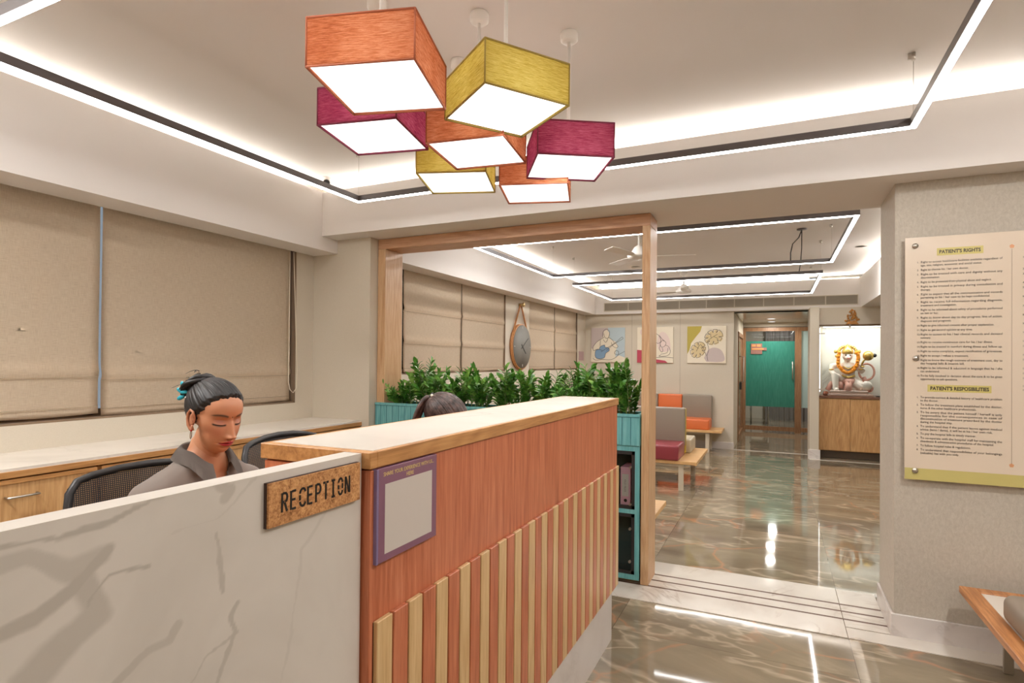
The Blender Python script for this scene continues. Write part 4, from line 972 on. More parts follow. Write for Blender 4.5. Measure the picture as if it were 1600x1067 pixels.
m.lathe([(.075, 0), (.085, .02), (.08, .05), (.06, .09), (.03, .12), (.012, .15), (.001, .165)], sp(495, 365, -.045), 18)
for (u, v) in ((350, 330), (640, 330), (365, 400), (630, 400)): m.ball(sp(u, v), .03, 8)
obj('crown', m, M_GOLD, st)
m = MB()
gp_ = smooth([(385, 345), (372, 420), (372, 520), (400, 590), (450, 640), (498, 655), (545, 625), (585, 570), (615, 480), (622, 400), (600, 345)], 5)
for i, (u, v) in enumerate(gp_): m.ball(sp(u, v, -.115) + Vector((r2.uniform(-.006, .006), r2.uniform(-.006, .006), 0)), .027, 8)
obj('marigold_garland', m, plain('marigold', (246, 150, 20), .7), st)
m = MB().tube([sp(650, 560, -.09), sp(690, 470, -.09), sp(720, 440, -.08)], [.014, .014, .014], 8).ball(sp(745, 395, -.07), .078, 14, (1, .9, 1)).ball(sp(800, 385, -.07), .03, 8)
obj('mace', m, M_GOLD, st)
obj('mace_tip', MB().ball(sp(822, 388, -.07), .032, 10), M_BLACK, st)
m = MB().tube([sp(740 + 95 * math.cos(a), 640 + 125 * math.sin(a), .05) for a in [i * PI / 12 for i in range(24)]], .016, 8, closed=True)
m.tube(smooth([(760, 870), (800, 900), (770, 940), (740, 900)], 4) and [sp(u, v) for u, v in smooth([(690, 930), (780, 940), (810, 880), (770, 860)], 4)], .014, 8)
obj('tail', m, M_STP, st)
m = MB().tube([sp(430, 780, -.05), sp(500, 800, -.12), sp(570, 780, -.05)], [.05, .06, .05], 10).tube([sp(500, 790, -.12), sp(490, 940, -.17)], [.045, .06], 10).tube([sp(300, 800, -.05), sp(250, 930, -.02)], [.03, .045], 8).tube([sp(400, 800, -.08), sp(400, 900, -.10)], [.05, .05], 8).tube([sp(700, 720, .0), sp(760, 930, .02)], [.03, .05], 8)
obj('dhoti_cloth', m, M_STP, st)
m = MB().tube([sp(420, 700, -.09), sp(500, 730, -.13), sp(580, 700, -.09)], .018, 8)
for (u, v) in ((290, 610), (322, 680), (655, 600), (672, 560), (340, 870), (690, 860)): m.ball(sp(u, v, -.07 if u < 400 else -.08), .03, 8, (1.3, 1.3, .5))
m.tube([sp(430, 560, -.11), sp(500, 600, -.13), sp(560, 560, -.11)], .012, 6)
obj('gold_ornaments', m, M_GOLD, st)
m = MB(); m.ball(sp(720, 850, -.14), .075, 14, (1.1, .6, 1)); obj('conch', m, M_STW, st)
m = MB(); 
for (u, v) in ((467, 385), (523, 385)): m.ball(sp(u, v, -.118), .012, 8)
obj('eyes', m, M_BLACK, st)
obj('face_mark', MB().ball(sp(495, 440, -.15), .012, 8, (1.6, 1, .6)), plain('red_mark', (176, 40, 40), .5), st)
tag(obj('copper_pot', MB().lathe([(.001, 0), (.03, 0), (.042, .02), (.04, .045), (.028, .06), (.032, .068), (.001, .068)], (.655 + .08, 10.50, .99), 18), plain('copper', (150, 84, 60), .4, .5)), 'small copper pot at the left of the deity statue', 'pot')
tag(obj('offering_tray', MB().lathe([(.001, 0), (.07, 0), (.085, .012), (.08, .013), (.001, .008)], (1.50, 10.50, .99), 22), M_BLACK), 'small dark tray at the right of the deity statue', 'tray')
# round-armed desk chair seen through the glass door
t = thing('visitor_chair', 'steel legged chair seen through the glass door below the green film', 'chair', (-.35, 15.6, 0))
obj('seat', MB().box(-.58, -.14, 15.4, 15.85, .44, .50, .02, 3), M_BLACK, t); obj('backrest', MB().box(-.58, -.14, 15.83, 15.88, .55, .95, .02, 3), M_BLACK, t)
for (x, y) in ((-.56, 15.42), (-.16, 15.42), (-.56, 15.84), (-.16, 15.84)): obj('leg', MB().cyl((x, y, .001), (x, y, .45), .012, 10), M_CHROME, t)

# ================================================================== ZZ PLANTS IN THE PLANTER
q = Mt('zz_leaf', (52, 110, 40), .32, spec=.5)
lv = q.noise(q.co((1, 1, 1)), 14, 2, .5)
q.base(q.ramp(lv, [(.3, (54, 112, 40)), (.5, (94, 152, 60)), (.68, (152, 194, 98))]))
q.b.inputs['Subsurface Weight'].default_value = 0.0
M_LEAF = q.m
M_STEM = plain('zz_stem', (96, 112, 60), .5)
def zz(x, seed, label, spread=.16, hmax=.34, lean=0.0, nst=11, ycen=3.985):
    r = random.Random(seed); zb = 1.10
    t = thing('zz_plant', label, 'plant', (x, ycen, zb), 'zz plants growing in the teal planter')
    ms, ml = MB(), MB()
    for k in range(nst):
        x0 = x + r.uniform(-.06, .06); y0 = ycen + r.uniform(-.05, .05)
        az = r.uniform(0, 2 * PI); H = hmax * r.uniform(.5, 1.0); sp_ = spread * r.uniform(.25, 1.0)
        dx, dy = math.cos(az) * sp_ + lean * r.uniform(.5, 1.1), math.sin(az) * sp_ * .75
        pts = []
        for i in range(9):
            f = i / 8; pts.append(Vector((x0 + dx * f ** 1.5, y0 + dy * f ** 1.5, zb - .02 + (H + .02) * (f - .12 * f * f * (1 if sp_ < .12 else 1.8)))))
        if any(p.y < 3.84 and p.z < 1.16 for p in pts): pass
        ms.tube(pts, [.0050 * (1 - .65 * i / 8) for i in range(9)], 6)
        side = Vector((-dy, dx, 0)); side = side.normalized() if side.length > 1e-4 else Vector((1, 0, 0))
        tw = r.uniform(0, PI); 
        nl_ = int(7 + H / .024)
        for j in range(nl_):
            f = .22 + .78 * (j + .5) / nl_; i = min(7, int(f * 8)); g = f * 8 - i
            p = pts[i].lerp(pts[i + 1], g); ax = (pts[i + 1] - pts[i]).normalized()
            sd = (Matrix.Rotation(tw * .25 + r.uniform(-.35, .35), 3, ax) @ side) * (1 if j % 2 else -1)
            d = (sd * r.uniform(.75, 1.0) + ax * r.uniform(.45, .8) + Vector((0, 0, r.uniform(-.1, .25)))).normalized()
            if j >= nl_ - 2: d = (ax + sd * .35).normalized()
            L = r.uniform(.062, .090) * (1 - .28 * abs(f - .55)); Wd = L * r.uniform(.36, .46)
            nrm = d.cross(ax).cross(d); nrm = nrm.normalized() if nrm.length > 1e-4 else Vector((0, 0, 1))
            w = d.cross(nrm).normalized()
            rows = []
            for (ff, ww, cc) in ((0, .05, 0), (.22, .68, .03), (.5, 1.0, .02), (.78, .70, -.04), (1.0, .03, -.14)):
                c = p + d * (L * ff) + nrm * (L * cc)
                rows.append([ml._v(c - w * (Wd / 2 * ww) + nrm * (Wd * .16 * ww)), ml._v(c), ml._v(c + w * (Wd / 2 * ww) + nrm * (Wd * .16 * ww))])
            for a, b in zip(rows, rows[1:]):
                for s_ in (0, 1):
                    fc = ml.b.faces.new((a[s_], a[s_ + 1], b[s_ + 1], b[s_])); fc.smooth = True
    obj('stem', ms, M_STEM, t); tag(obj('foliage', ml, M_LEAF, t), None)
    return t
zl = ['leftmost zz plant leaning over the left oak post', 'tall zz plant with an upright dark shoot near the left oak post', 'third zz plant from the left oak post', 'zz plant directly left above the ponytailed head', 'zz plant directly above the ponytailed head', 'zz plant just right of the ponytailed head', 'zz plant in the middle below the round clock', 'low zz plant right of the round clock', 'zz plant below the farthest blind', 'zz plant with a tall dark shoot below the guitar picture', 'second zz plant from the slim oak post', 'rightmost zz plant with a long leafy arm by the slim oak post']
xs = [-2.80, -2.63, -2.45, -2.27, -2.09, -1.91, -1.73, -1.55, -1.38, -1.24, -1.08, -.96]
hs = [.25, .37, .30, .31, .33, .32, .29, .29, .30, .37, .34, .36]
for i, (x, h_) in enumerate(zip(xs, hs)):
    zz(x, 40 + i, zl[i], .17 if i < 11 else .10, h_ * 1.22, -.12 if i == 0 else (-.03 if i == 11 else 0), 15)

# ================================================================== DESK CHAIRS
def mesh_cloth(name):
    q = Mt(name, (44, 42, 42), .6)
    sp = q.n('ShaderNodeSeparateXYZ', {'Vector': q.co((1, 1, 1))})
    a = q.math('LESS_THAN', q.math('FRACT', q.math('MULTIPLY', sp.outputs[2], 160.0)), .35)
    b = q.math('LESS_THAN', q.math('FRACT', q.math('MULTIPLY', sp.outputs[1], 160.0)), .35)
    hole = q.math('MULTIPLY', a, b); q.set('Alpha', q.math('SUBTRACT', 1.0, hole)); return q.m
M_MESH = mesh_cloth('black_chair_mesh')
def desk_chair(label, loc, rz):
    t = thing('desk_chair', label, 'office chair', (0, 0, 0), 'black mesh desk chairs behind the counter')
    # local frame: the sitter faces +X, the back stands at X = -0.27
    prof = [(-.26, 0.62), (-.25, .80), (-.255, .98), (-.275, 1.10), (-.29, 1.15)]
    def bx(z):
        for (a, b) in zip(prof, prof[1:]):
            if z <= b[1]: f = (z - a[1]) / (b[1] - a[1]); return a[0] + (b[0] - a[0]) * f
        return prof[-1][0]
    def P(y, z): return (bx(z) - .03 * (1 - (y / .25) ** 2), y, z)
    out = [P(.20, .62), P(.235, .75), P(.25, .90), P(.25, 1.02), P(.24, 1.10), P(.215, 1.135), P(.17, 1.147), P(.09, 1.158), P(0, 1.162)]
    out = out + [(p[0], -p[1], p[2]) for p in reversed(out[:-1])]; out += [P(-.1, .60), P(.1, .60)]
    obj('back_frame', MB().tube(out, .0125, 10, closed=True), M_BLACK, t)
    m = MB(); ny, nz = 16, 16; g = []
    for j in range(nz + 1):
        z = .61 + .54 * j / nz; w = .20 + .05 * min(1, (z - .61) / .25) - (.03 if j == nz else 0)
        g.append([m._v(P(w * (2 * i / ny - 1) * .98, z - (.012 * abs(2 * i / ny - 1) ** 3 if j == nz else 0))) for i in range(ny + 1)])
    for j in range(nz):
        for i in range(ny): m.b.faces.new((g[j][i], g[j][i + 1], g[j + 1][i + 1], g[j + 1][i])).smooth = True
    obj('back_mesh', m, M_MESH, t)
    s = MB().box(-.24, .25, -.24, .24, .455, .525, .03, 4); o = obj('seat', s, plain('black_seat_fabric', (40, 38, 40), .9), t)
    obj('back_bar', MB().tube([(-.20, 0, .45), (-.30, 0, .50), (-.31, 0, .70), (-.29, 0, .82)], .022, 10, flat=1.8), M_BLACK, t)
    for sd in (-1, 1): obj('armrest', MB().tube([(-.05, .24 * sd, .47), (-.05, .29 * sd, .50), (-.05, .29 * sd, .68)], .014, 8).box(-.16, .10, .29 * sd - .03, .29 * sd + .03, .68, .705, .01, 2), M_BLACK, t)
    obj('gas_post', MB().cyl((0, 0, .10), (0, 0, .30), .026, 14).cyl((0, 0, .28), (0, 0, .45), .018, 14), M_CHROME, t)
    obj('star_base', MB().lathe([(.001, .13), (.05, .13), (.055, .07), (.001, .07)]), M_BLACK, t)
    for k in range(5):
        a = 2 * PI * k / 5 + .3; c, sn = math.cos(a), math.sin(a)
        l = obj('leg', MB().tube([(.03 * c, .03 * sn, .105), (.28 * c, .28 * sn, .075)], [.022, .014], 8), M_BLACK, t)
        obj('castor', MB().cyl((.28 * c - .02 * sn, .28 * sn + .02 * c, .029), (.28 * c + .02 * sn, .28 * sn - .02 * c, .029), .0285, 14), M_BLACK, l)
    t.location = loc; t.rotation_euler = (0, 0, rz); return t
ch1 = desk_chair('black mesh desk chair the bun haired receptionist sits on', (-1.69, 1.235, 0), -.22)
ch1.scale = (1, 1, .972)
ch2 = copy_tree(ch1); ch2['label'] = 'black mesh desk chair with arched back, of the ponytailed person'; ch2.scale = (1, 1, 1); ch2.location = (-1.70, 1.93, 0); ch2.rotation_euler = (0, 0, .10)

# ================================================================== PEOPLE
def sstep(a, b, x): t = max(0.0, min(1.0, (x - a) / (b - a))); return t * t * (3 - 2 * t)
def gau(x, s): return math.exp(-(x / s) ** 2)
ELL = [((0, -.018, .030), (.0715, .094, .081)), ((0, .022, -.040), (.053, .062, .075)), ((0, .022, -.008), (.064, .056, .058)), ((0, .026, .035), (.060, .058, .055)), ((0, -.022, -.14), (.047, .048, .135))]
def head_r(d):
    """distance of the head + neck surface from the head centre along d (x right, y forward, z up)"""
    acc = 0; K = 55.0
    best = []
    for (c, r) in ELL:
        o = Vector((-c[0] / r[0], -c[1] / r[1], -c[2] / r[2])); v = Vector((d.x / r[0], d.y / r[1], d.z / r[2]))
        A = v.dot(v); B = 2 * o.dot(v); C = o.dot(o) - 1; D = B * B - 4 * A * C
        if D > 0:
            t = (-B + math.sqrt(D)) / (2 * A)
            if t > 0: best.append(t)
    if not best: return .05
    mx = max(best)
    return mx + math.log(sum(math.exp(260 * (t - mx)) for t in best)) / 260 - .0006
def head_pt(d):
    p = d * head_r(d); x, y, z = p
    if y > .0 and z > -.14:
        w = sstep(.0, .035, y); ax = abs(x); f = 0.0
        # nose
        if -.062 < z < .022:
            t = max(0.0, min(1.0, (.012 - z) / .054)); wd = .0062 + .0060 * t
            prof = .004 + .0155 * t ** 1.25 if z > -.043 else .0195 * sstep(-.0545, -.043, z)
            f += prof * gau(x, wd) * sstep(.026, .008, z)
        f += .0105 * gau(ax - .0115, .0058) * gau(z + .0445, .0068)
        f -= .004 * gau(ax - .0065, .0032) * gau(z + .0525, .0030)
        # sockets, lids
        f -= .0095 * gau(ax - .030, .0155) * gau(z - .0005, .0125)
        f += .0072 * gau(ax - .0305, .0135) * gau(z + .0035, .0088)
        f -= .0010 * gau(ax - .030, .014) * gau(z - .0065, .0020)
        f += .0014 * gau(ax - .031, .013) * gau(z + .0068, .0016)
        f -= .0022 * gau(ax - .031, .013) * gau(z + .0102, .0022)
        f += .0030 * gau(ax - .027, .018) * gau(z - .020, .007)
        f -= .003 * gau(x, .012) * gau(z - .010, .010)
        # lips, chin
        lipw = gau(x, .0205) 
        f += (.0062 * gau(z + .0640 - .0015 * gau(ax - .006, .004), .0038) + .0070 * gau(z + .0735, .0046)) * lipw
        f -= .0042 * gau(z + .0688 - .0012 * gau(ax - .016, .008), .0017) * gau(x, .024)
        f -= .0030 * gau(z + .0845, .0050) * gau(x, .018)
        f += .0065 * gau(z + .101, .011) * gau(x, .018)
        f += .0035 * gau(ax - .038, .018) * gau(z + .030, .018)
        f -= .0020 * gau(ax - .027, .005) * gau(z + .066, .008)
        f += .0025 * gau(z + .056, .012) * gau(x, .02)
        p = p + Vector((0, 1, 0)) * f * w
    return p
def skin_col(p):
    x, y, z = p; ax = abs(x)
    c = Vector(lin((190, 132, 98)))
    def over(c, col, a): return c.lerp(Vector(lin(col)), max(0, min(1, a)))
    if y > .02:
        c = over(c, (176, 104, 80), .45 * gau(ax - .040, .02) * gau(z + .032, .018))
        c = over(c, (158, 90, 76), .65 * gau(ax - .031, .015) * gau(z - .0005, .0065))
        # brows: arched
        zb = .0190 + .005 * (1 - ((ax - .034) / .022) ** 2); 
        if .010 < ax < .056: c = over(c, (44, 30, 26), 1.0 * gau(z - zb, .0032 * (1.1 - .6 * sstep(.035, .056, ax))) * sstep(.010, .016, ax) * sstep(.056, .048, ax))
        zl_ = -.0070 - .0030 * (1 - ((ax - .031) / .017) ** 2)
        if .012 < ax < .050: c = over(c, (26, 16, 14), 1.15 * gau(z - zl_, .0031) * sstep(.012, .018, ax) * sstep(.052, .046, ax))
        up = -.0600 + .0012 * gau(ax - .005, .003) - .0075 * (ax / .024) ** 2; lo = -.0785 + .0085 * (ax / .024) ** 2
        if ax < .0255: 
            c = over(c, (178, 34, 48), .95 * sstep(up + .0012, up - .0008, z) * sstep(lo - .0012, lo + .0008, z) * sstep(.0258, .0235, ax))
            c = over(c, (70, 14, 20), .85 * gau(z + .0690 - .0010 * gau(ax - .015, .007), .0011))
        c = over(c, (20, 10, 12), 1.0 if (x * x + (z - .018) ** 2) < .0017 ** 2 else 0)
        c = over(c, (70, 36, 26), .8 * gau(ax - .0068, .0026) * gau(z + .0530, .0022))
    return c
def hairline(z):
    K = [(-.2, -.5), (-.095, -.060), (-.070, -.046), (-.045, -.038), (-.034, -.026), (-.022, .000), (-.010, .014), (.012, .026), (.030, .042), (.046, .054), (.062, .064), (.074, .076), (.083, .090), (.090, .3), (.3, .4)]
    for a, b in zip(K, K[1:]):
        if z <= b[0]: f = (z - a[0]) / (b[0] - a[0]); return a[1] + (b[1] - a[1]) * f
    return .4
def grid_sphere(fn, nu, nv, v0=-PI / 2, v1=PI / 2):
    bm = bmesh.new(); rows = []
    for j in range(nv + 1):
        ph = v0 + (v1 - v0) * j / nv; row = []
        for i in range(nu):
            # denser azimuth sampling at the face
            s = i / nu * 2 * PI; th = s - .45 * math.sin(s)
            d = Vector((math.sin(th) * math.cos(ph), math.cos(th) * math.cos(ph), math.sin(ph)))
            row.append(bm.verts.new(fn(d)))
        rows.append(row)
    for a, b in zip(rows, rows[1:]):
        for i in range(nu):
            try: f = bm.faces.new((a[i], a[(i + 1) % nu], b[(i + 1) % nu], b[i])); f.smooth = True
            except ValueError: pass
    return bm

def limb(mb, pts, rs, n=14, sub=4):
    """tapered limb through joints"""
    P = []; Rr = []
    for i in range(len(pts) - 1):
        a, b, c, d = [Vector(pts[max(0, min(len(pts) - 1, k))]) for k in (i - 1, i, i + 1, i + 2)]
        for k in range(sub):
            t = k / sub; P.append(.5 * ((2 * b) + (c - a) * t + (2 * a - 5 * b + 4 * c - d) * t * t + (3 * b - a - 3 * c + d) * t ** 3)); Rr.append(rs[i] + (rs[i + 1] - rs[i]) * t)
    P.append(Vector(pts[-1])); Rr.append(rs[-1])
    mb.tube(P, Rr, n)
    mb.ball(P[0], Rr[0], 12); mb.ball(P[-1], Rr[-1], 12)
def hand_bm(mb, wrist, fwd, side, up):
    """palm, four unequal bent fingers and a thumb; fwd = finger direction, side = towards the thumb"""
    w, f, s, u = [Vector(v) for v in (wrist, fwd, side, up)]; f.normalize(); s.normalize(); u.normalize()
    for k, o_ in enumerate((-.028, -.010, .010, .028)):
        limb(mb, [w, w + f * .05 + s * o_ * .8, w + f * .088 + s * o_], [.019, .016, .0125], 8, 2)
    for o_, L in ((-.030, .058), (-.010, .072), (.010, .078), (.030, .070)):
        b = w + f * .090 + s * o_; limb(mb, [b, b + f * L * .45 + u * .004, b + f * L * .78 - u * .010, b + f * L - u * .026], [.0092, .0088, .0080, .0070], 8, 3)
    b = w + f * .025 + s * .026; limb(mb, [b, b + f * .030 + s * .026, b + f * .058 + s * .034 - u * .006], [.0125, .0105, .0085], 8, 3)

def person(name, label, H, yaw, pitch, roll, hip, chest, hair_fn, seat_z, foot_x, arms=True, shirt=(122, 111, 103)):
    """H head centre; yaw turns the face (0 = +Y); body leans hip -> chest -> neck"""
    H = Vector(H); RH = Matrix.Rotation(-yaw, 3, 'Z') @ Matrix.Rotation(-pitch, 3, 'X') @ Matrix.Rotation(roll, 3, 'Y')
    t = thing('person', label, 'person', (hip[0], hip[1], 0))
    # body frame
    by = yaw if isinstance(arms, bool) else arms
    F = Vector((math.sin(by), math.cos(by), 0)); S = Vector((F.y, -F.x, 0)); U = Vector((0, 0, 1))   # S = person's right
    hip, chest = Vector(hip), Vector(chest)
    neck = H + RH @ Vector((0, -.03, -.105)); sh = chest + U * .10
    b = grid_sphere(head_pt, 300, 230)
    for v in b.verts: v['__'] if False else None
    cols = [skin_col(v.co) for v in b.verts]
    for v in b.verts:
        v.co = H + RH @ v.co
    nh = len(b.verts)
    bd = MB()
    def TL(p, r): limb(bd, p, r)
    bd.ball(hip + U * .02, .15, 16, (1, 1.1, .9)); bd.ball(chest - U * .02, .135, 16, (.95, 1.15, 1.2)); 
    limb(bd, [hip - S * .06, hip.lerp(chest, .5) - S * .045, chest - S * .06], [.12, .105, .105]); limb(bd, [hip + S * .06, hip.lerp(chest, .5) + S * .045, chest + S * .06], [.12, .105, .105])
    limb(bd, [sh - S * .145 - U * .01, sh + U * .01, sh + S * .145 - U * .01], [.050, .068, .050])
    limb(bd, [sh - S * .13, sh.lerp(neck, .55) - S * .025, neck], [.046, .05, .046]); limb(bd, [sh + S * .13, sh.lerp(neck, .55) + S * .025, neck], [.046, .05, .046])
    limb(bd, [chest, sh, neck], [.07, .062, .047])
    arms_pts = []
    for s_ in (-1, 1):
        a0 = sh + S * .165 * s_ - U * .015; a1 = a0 - U * .24 + F * .06 + S * .04 * s_; wr = Vector((-1.36, 0, .80)); wr.y = (chest + S * .11 * s_ + F * .3).y
        limb(bd, [a0, a1], [.045, .037]); limb(bd, [a1, wr], [.037, .024]); arms_pts.append((a0, a1, wr))
        hand_bm(bd, wr, (1, 0, 0) if abs(F.x) > .5 else F, -S * s_ + F * .2, U)
        k0 = hip + S * .09 * s_; k1 = hip + F * .42 + S * .11 * s_ + U * .01; an = Vector((k1.x + F.x * .02, k1.y + F.y * .02, .10))
        limb(bd, [k0, k1], [.088, .058]); limb(bd, [k1, an], [.056, .036]); limb(bd, [an, an + F * .06 - U * .05, an + F * .14 - U * .07], [.034, .032, .024])
    body2 = remesh_obj('body_tmp', bd.b, .0075, None, None, 4)
    merge_bm(b, body2)
    b.verts.ensure_lookup_table()
    bmesh.ops.translate(b, verts=b.verts, vec=-wloc(t))
    me = bpy.data.meshes.new('body'); b.to_mesh(me); b.free()
    at = me.color_attributes.new('skin_tint', 'FLOAT_COLOR', 'POINT')
    base = lin((190, 132, 98)); n = len(me.vertices); arr = []
    for i in range(n):
        c = cols[i] if i < nh else base; arr += [c[0], c[1], c[2], 1.0]
    at.data.foreach_set('color', arr)
    for p in me.polygons: p.use_smooth = True
    q = Mt('skin', (190, 132, 98), .48); cn = q.n('ShaderNodeAttribute', attribute_name='skin_tint'); q.base(cn.outputs['Color'])
    q.b.inputs['Subsurface Weight'].default_value = .12; q.b.inputs['Subsurface Radius'].default_value = (1, .4, .25); q.b.inputs['Subsurface Scale'].default_value = .01
    me.materials.append(q.m)
    body = bpy.data.objects.new('body', me); COL.objects.link(body); body.parent = t
    # ears
    EAR = plain('ear_skin', (184, 124, 92), .5)
    for s_ in (-1, 1):
        m = MB(); c = Vector((.0690 * s_, .002, -.012))
        pts = [c + Vector((.010 * s_ * (1 if z_ > -.02 else .5), y_ - .006, z_)) for (y_, z_) in ((.012, .012), (.004, .030), (-.010, .033), (-.020, .020), (-.020, .002), (-.012, -.016), (-.002, -.028), (.006, -.026), (.008, -.012))]
        m.tube([H + RH @ p for p in pts], [.003, .0042, .0045, .0045, .0042, .0045, .006, .005, .003], 8)
        m.ball(H + RH @ (c + Vector((.004 * s_, -.010, .004))), .0175, 12, (.34, .8, 1.35), RH)
        m.tube([H + RH @ (c + Vector((.008 * s_, y_ - .004, z_))) for (y_, z_) in ((.008, -.006), (0, .002), (-.006, .014), (-.002, .022))], .0028, 6)
        obj('ear', m, EAR, body)
    # shirt
    sm = Mt('taupe_shirt', shirt, .8); wv = sm.noise(sm.co((1, 1, 1)), 240, 2); sm.bump(wv, .15, .001); SM = sm.m
    s2 = MB()
    s2.ball(hip + U * .03, .158, 16, (1, 1.12, .9)); s2.ball(chest - U * .02, .150, 16, (.95, 1.15, 1.15))
    limb(s2, [hip - S * .06, hip.lerp(chest, .5) - S * .045, chest - S * .06], [.13, .118, .116]); limb(s2, [hip + S * .06, hip.lerp(chest, .5) + S * .045, chest + S * .06], [.13, .118, .116])
    limb(s2, [sh - S * .15 - U * .010, sh + U * .012, sh + S * .15 - U * .010], [.060, .076, .060])
    limb(s2, [sh - S * .13, sh.lerp(neck, .45) - S * .03], [.056, .056]); limb(s2, [sh + S * .13, sh.lerp(neck, .45) + S * .03], [.056, .056])
    for (a0, a1, wr) in arms_pts: limb(s2, [a0, a1], [.058, .050]); limb(s2, [a1, a1.lerp(wr, .35)], [.050, .042])
    sb = remesh_obj('shirt_tmp', s2.b, .007, None, None, 5)
    # folds + V neck opening
    dele = []
    for v in sb.verts:
        rel = v.co - neck; fx, sx, uz = rel.dot(F), rel.dot(S), rel.z
        nz = noise.noise(v.co * 9) * .5 + noise.noise(Vector((v.co.x * 5, v.co.y * 26, v.co.z * 16))) * .5
        v.co += (v.co - chest).normalized() * .006 * nz
        rr = math.hypot(fx, sx)
        if rr < .062 and uz > -.10: dele.append(v)
        elif fx > 0 and abs(sx) < .062 * max(0, (uz + .17) / .13) and uz > -.17: dele.append(v)
    bmesh.ops.delete(sb, geom=dele, context='VERTS')
    shirt_o = obj('shirt', sb, SM, t, smooth=True)
    so = shirt_o.modifiers.new('cloth_thickness', 'SOLIDIFY'); so.thickness = .003
    # collar
    cb = MB(); rows = []
    for i in range(49):
        a = math.radians(-158 + 316 * i / 48); fr = abs(a) / math.radians(158)       # 0 at the nape, 1 at the front tips
        dirv = (-F * math.cos(a) + S * math.sin(a)); tip = sstep(.72, 1.0, fr)
        c = neck + F * (-.004 + .014 * tip) - U * (.030 + .035 * fr ** 2)
        stand = c + dirv * (.062 + .012 * tip) + U * (.028 - .020 * tip)
        fold = c + dirv * (.070 + .012 * tip) + U * (.034 - .022 * tip)
        edge = c + dirv * (.098 + .010 * tip) - U * (.006 + .050 * tip) + F * .022 * tip
        base_ = c + dirv * .068 - U * .02
        rows.append([cb._v(p) for p in (base_, stand, fold, fold.lerp(edge, .5) + U * .004, edge)])
    for a, b_ in zip(rows, rows[1:]):
        for k in range(4): cb.b.faces.new((a[k], a[k + 1], b_[k + 1], b_[k])).smooth = True
    bmesh.ops.solidify(cb.b, geom=cb.b.faces[:], thickness=.003)
    obj('collar', cb, SM, shirt_o)
    # trousers
    tb = MB()
    tb.ball(hip - U * .01, .16, 14, (1, 1.12, .85))
    for s_ in (-1, 1):
        k0 = hip + S * .09 * s_; k1 = hip + F * .42 + S * .11 * s_ + U * .01; an = Vector((k1.x + F.x * .02, k1.y + F.y * .02, .13))
        limb(tb, [k0, k1], [.100, .070]); limb(tb, [k1, an], [.068, .052])
    remesh_obj('trousers', tb.b, .012, plain('dark_trousers', (52, 48, 52), .9), t, 4)
    hair_fn(t, body, H, RH)
    return t

q = Mt('dark_brown_hair', (34, 26, 25), .5, spec=.5)
hn = q.noise(q.co((1, 1, 1)), 55, 4, .7); q.base(q.ramp(hn, [(.35, (14, 11, 11)), (.55, (28, 22, 21)), (.75, (58, 50, 47))])); M_HAIR = q.m
q = Mt('brown_hair', (62, 42, 34), .4, spec=.5)
hn = q.noise(q.co((1, 1, 1)), 50, 4, .7); q.base(q.ramp(hn, [(.35, (34, 24, 22)), (.55, (70, 50, 44)), (.75, (112, 88, 80))])); M_HAIR2 = q.m

def hair_cap(t, body, H, RH, bun, mat, thick=.009, hl=0.0, freq=26):
    bunv = Vector(bun).normalized(); e1 = bunv.orthogonal().normalized(); e2 = bunv.cross(e1)
    def fn(d):
        r = head_r(d); p = d * r
        y_b = hairline(p.z) + hl; s_ = (y_b - p.y)
        jag = .009 * noise.noise(Vector((p.x * 110, p.z * 110, 2)))
        k = sstep(-.002, .036, s_ + jag) ** 1.25
        a = math.atan2(d.dot(e2), d.dot(e1)); ang = d.angle(bunv)
        strand = noise.noise(Vector((math.cos(a) * freq * .42, math.sin(a) * freq * .42, ang * .9))) 
        fine = noise.noise(Vector((math.cos(a) * freq * 1.6, math.sin(a) * freq * 1.6, ang * 1.2)))
        off = -.006 + k * (thick + .006) + k * (.0020 * strand + .0018 * fine)
        return H + RH @ (p + d * off)
    b = grid_sphere(fn, 300, 200, -.62, PI / 2)
    return obj('hair', b, mat, t, smooth=True)

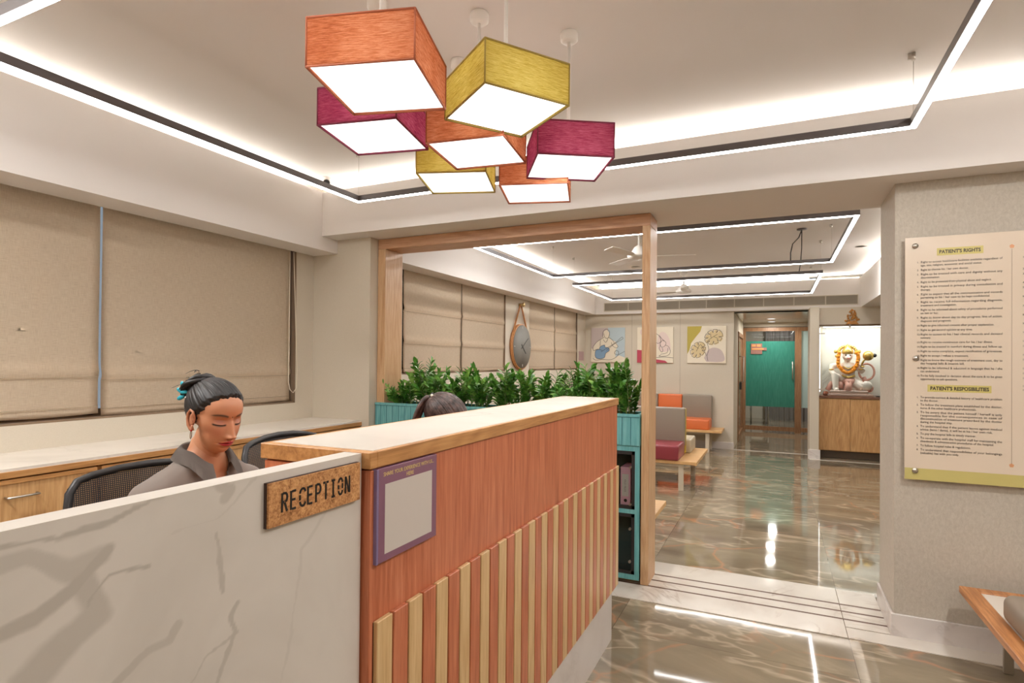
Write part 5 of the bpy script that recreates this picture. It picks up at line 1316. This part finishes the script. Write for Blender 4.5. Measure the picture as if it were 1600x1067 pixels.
def hair_bun(t, body, H, RH):
    hair = hair_cap(t, body, H, RH, (.02, -.085, .075), M_HAIR)
    r = random.Random(5); C = Vector((.012, -.100, .072))
    def W(p): return H + RH @ Vector(p)
    m = MB()
    n_ = Vector((.1, -.75, .65)).normalized(); a1 = n_.orthogonal().normalized(); a2 = n_.cross(a1)
    m.ball(W(C - n_ * .004), .040, 16, (1.1, 1, 1))
    for k in range(20):
        ph = r.uniform(0, 2 * PI); R0 = r.uniform(.016, .052); hh = r.uniform(-.006, .030) * (1.2 - R0 / .052); L = r.uniform(2.0, 4.5)
        pts = [W(C + n_ * (hh + .006 * math.sin(3 * s + k)) + (a1 * math.cos(ph + s) + a2 * math.sin(ph + s)) * (R0 + .004 * math.sin(2 * s + k))) for s in [L * i / 14 for i in range(15)]]
        m.tube(pts, [.0015 + .0065 * math.sin(PI * min(1, max(0, i / 14))) for i in range(15)], 8)
    obj('bun', m, M_HAIR, hair)
    m = MB()
    for k in range(7):      # loose wisps
        if k < 7: p0 = C + n_ * .02 + Vector((r.uniform(-.03, .03), r.uniform(-.02, .01), r.uniform(-.01, .03))); d0 = Vector((r.uniform(-.6, .9), r.uniform(-.9, -.1), r.uniform(.0, 1.0)))
        else: p0 = Vector((-r.uniform(.05, .062), r.uniform(.05, .06), .06)); d0 = Vector((p0.x * 6, .6, r.uniform(-.8, .1)))
        d0.normalize(); L = r.uniform(.02, .05); cv = Vector((r.uniform(-1, 1), r.uniform(-1, 1), -1.6)).normalized()
        m.tube([W(p0 + d0 * L * s + cv * L * .9 * s * s) for s in (0, .25, .5, .75, 1)], [.0014, .0012, .001, .0007, .0003], 5)
    obj('loose_strand', m, M_HAIR, hair)
    # teal claw clip under the bun on the right side
    m = MB(); c0 = Vector((.052, -.106, .050))
    for (dx, dz, L, a) in ((-.004, .010, .017, 2.2), (-.006, .000, .018, 2.9), (-.002, -.010, .015, 3.8), (.010, .002, .013, .3)):
        u = Vector((-.45, .85, 0)).normalized() * math.cos(a) + Vector((0, 0, 1)) * math.sin(a); w_ = Vector((.85, .45, .1)).normalized(); v = w_.cross(u).normalized()
        Rm = Matrix((u, v, w_)).transposed()
        m.ball(W(c0 + u * L * .8 + Vector((dx, 0, dz))), L, 12, (1, .5, .28), RH @ Rm)
    tl = plain('teal_clip', (38, 168, 190), .35); obj('hair_clip', m, tl, hair)
    # hoop earring with a red stud
    e = Vector((.0715, -.002, -.045))
    er = obj('earring', MB().tube([W(e + Vector((.004 * math.sin(a), .010 * math.sin(a) - .004, -.012 + .014 * math.cos(a)))) for a in [i * PI / 9 for i in range(18)]], .0011, 6, closed=True), plain('dark_gold', (120, 92, 60), .3, .9), body)
    obj('stud', MB().ball(W(e + Vector((.006, .004, .004))), .0035, 8), plain('red_bead', (170, 30, 34), .3), er)
    obj('pearl_pin', MB().ball(W((.066, -.07, .045)), .0035, 8), M_WHITE, hair)

def hair_tail(t, body, H, RH):
    hair = hair_cap(t, body, H, RH, (0, -.10, .045), M_HAIR2, .011, .0, 24)
    def W(p): return H + RH @ Vector(p)
    m = MB(); r = random.Random(9)
    for k in range(16):
        ox, oy = r.uniform(-.016, .016), r.uniform(-.010, .010)
        pts = [W(p) for p in ((ox * .5, -.100, .048), (ox * 1.0, -.116 + oy, .044), (ox * 1.8, -.124 + oy, .012), (ox * 2.4, -.118 + oy, -.035), (ox * 2.5, -.104 + oy, -.09), (ox * 2, -.092 + oy, -.15))]
        m.tube(smooth(pts, 4), [.006, .007, .008, .009, .010, .011, .011, .011, .011, .011, .011, .010, .010, .010, .009, .008, .007, .006, .005, .003, .002], 8)
    obj('ponytail', m, M_HAIR2, hair)
    obj('hair_tie', MB().tube([W((.017 * math.cos(a), -.116, .052 + .017 * math.sin(a))) for a in [i * PI / 8 for i in range(16)]], .006, 8, closed=True), M_BLACK, hair)
    obj('bead', MB().ball(W((.022, -.112, .062)), .0075, 10), plain('pearl_bead', (226, 214, 196), .2), hair)

person('person', 'receptionist in a taupe shirt with dark hair in a bun, looking down at the left', (-1.640, 1.287, 1.315), math.radians(95), math.radians(13), 0.0, (-1.72, 1.283, .60), (-1.70, 1.283, .985), hair_bun, .5, 0)
person('person', 'person with a dark ponytail bowed low behind the rust oak counter', (-1.38, 2.27, 1.225), math.radians(62), math.radians(34), 0.0, (-1.72, 2.08, .60), (-1.55, 2.16, .93), hair_tail, .5, 0, shirt=(96, 88, 84))
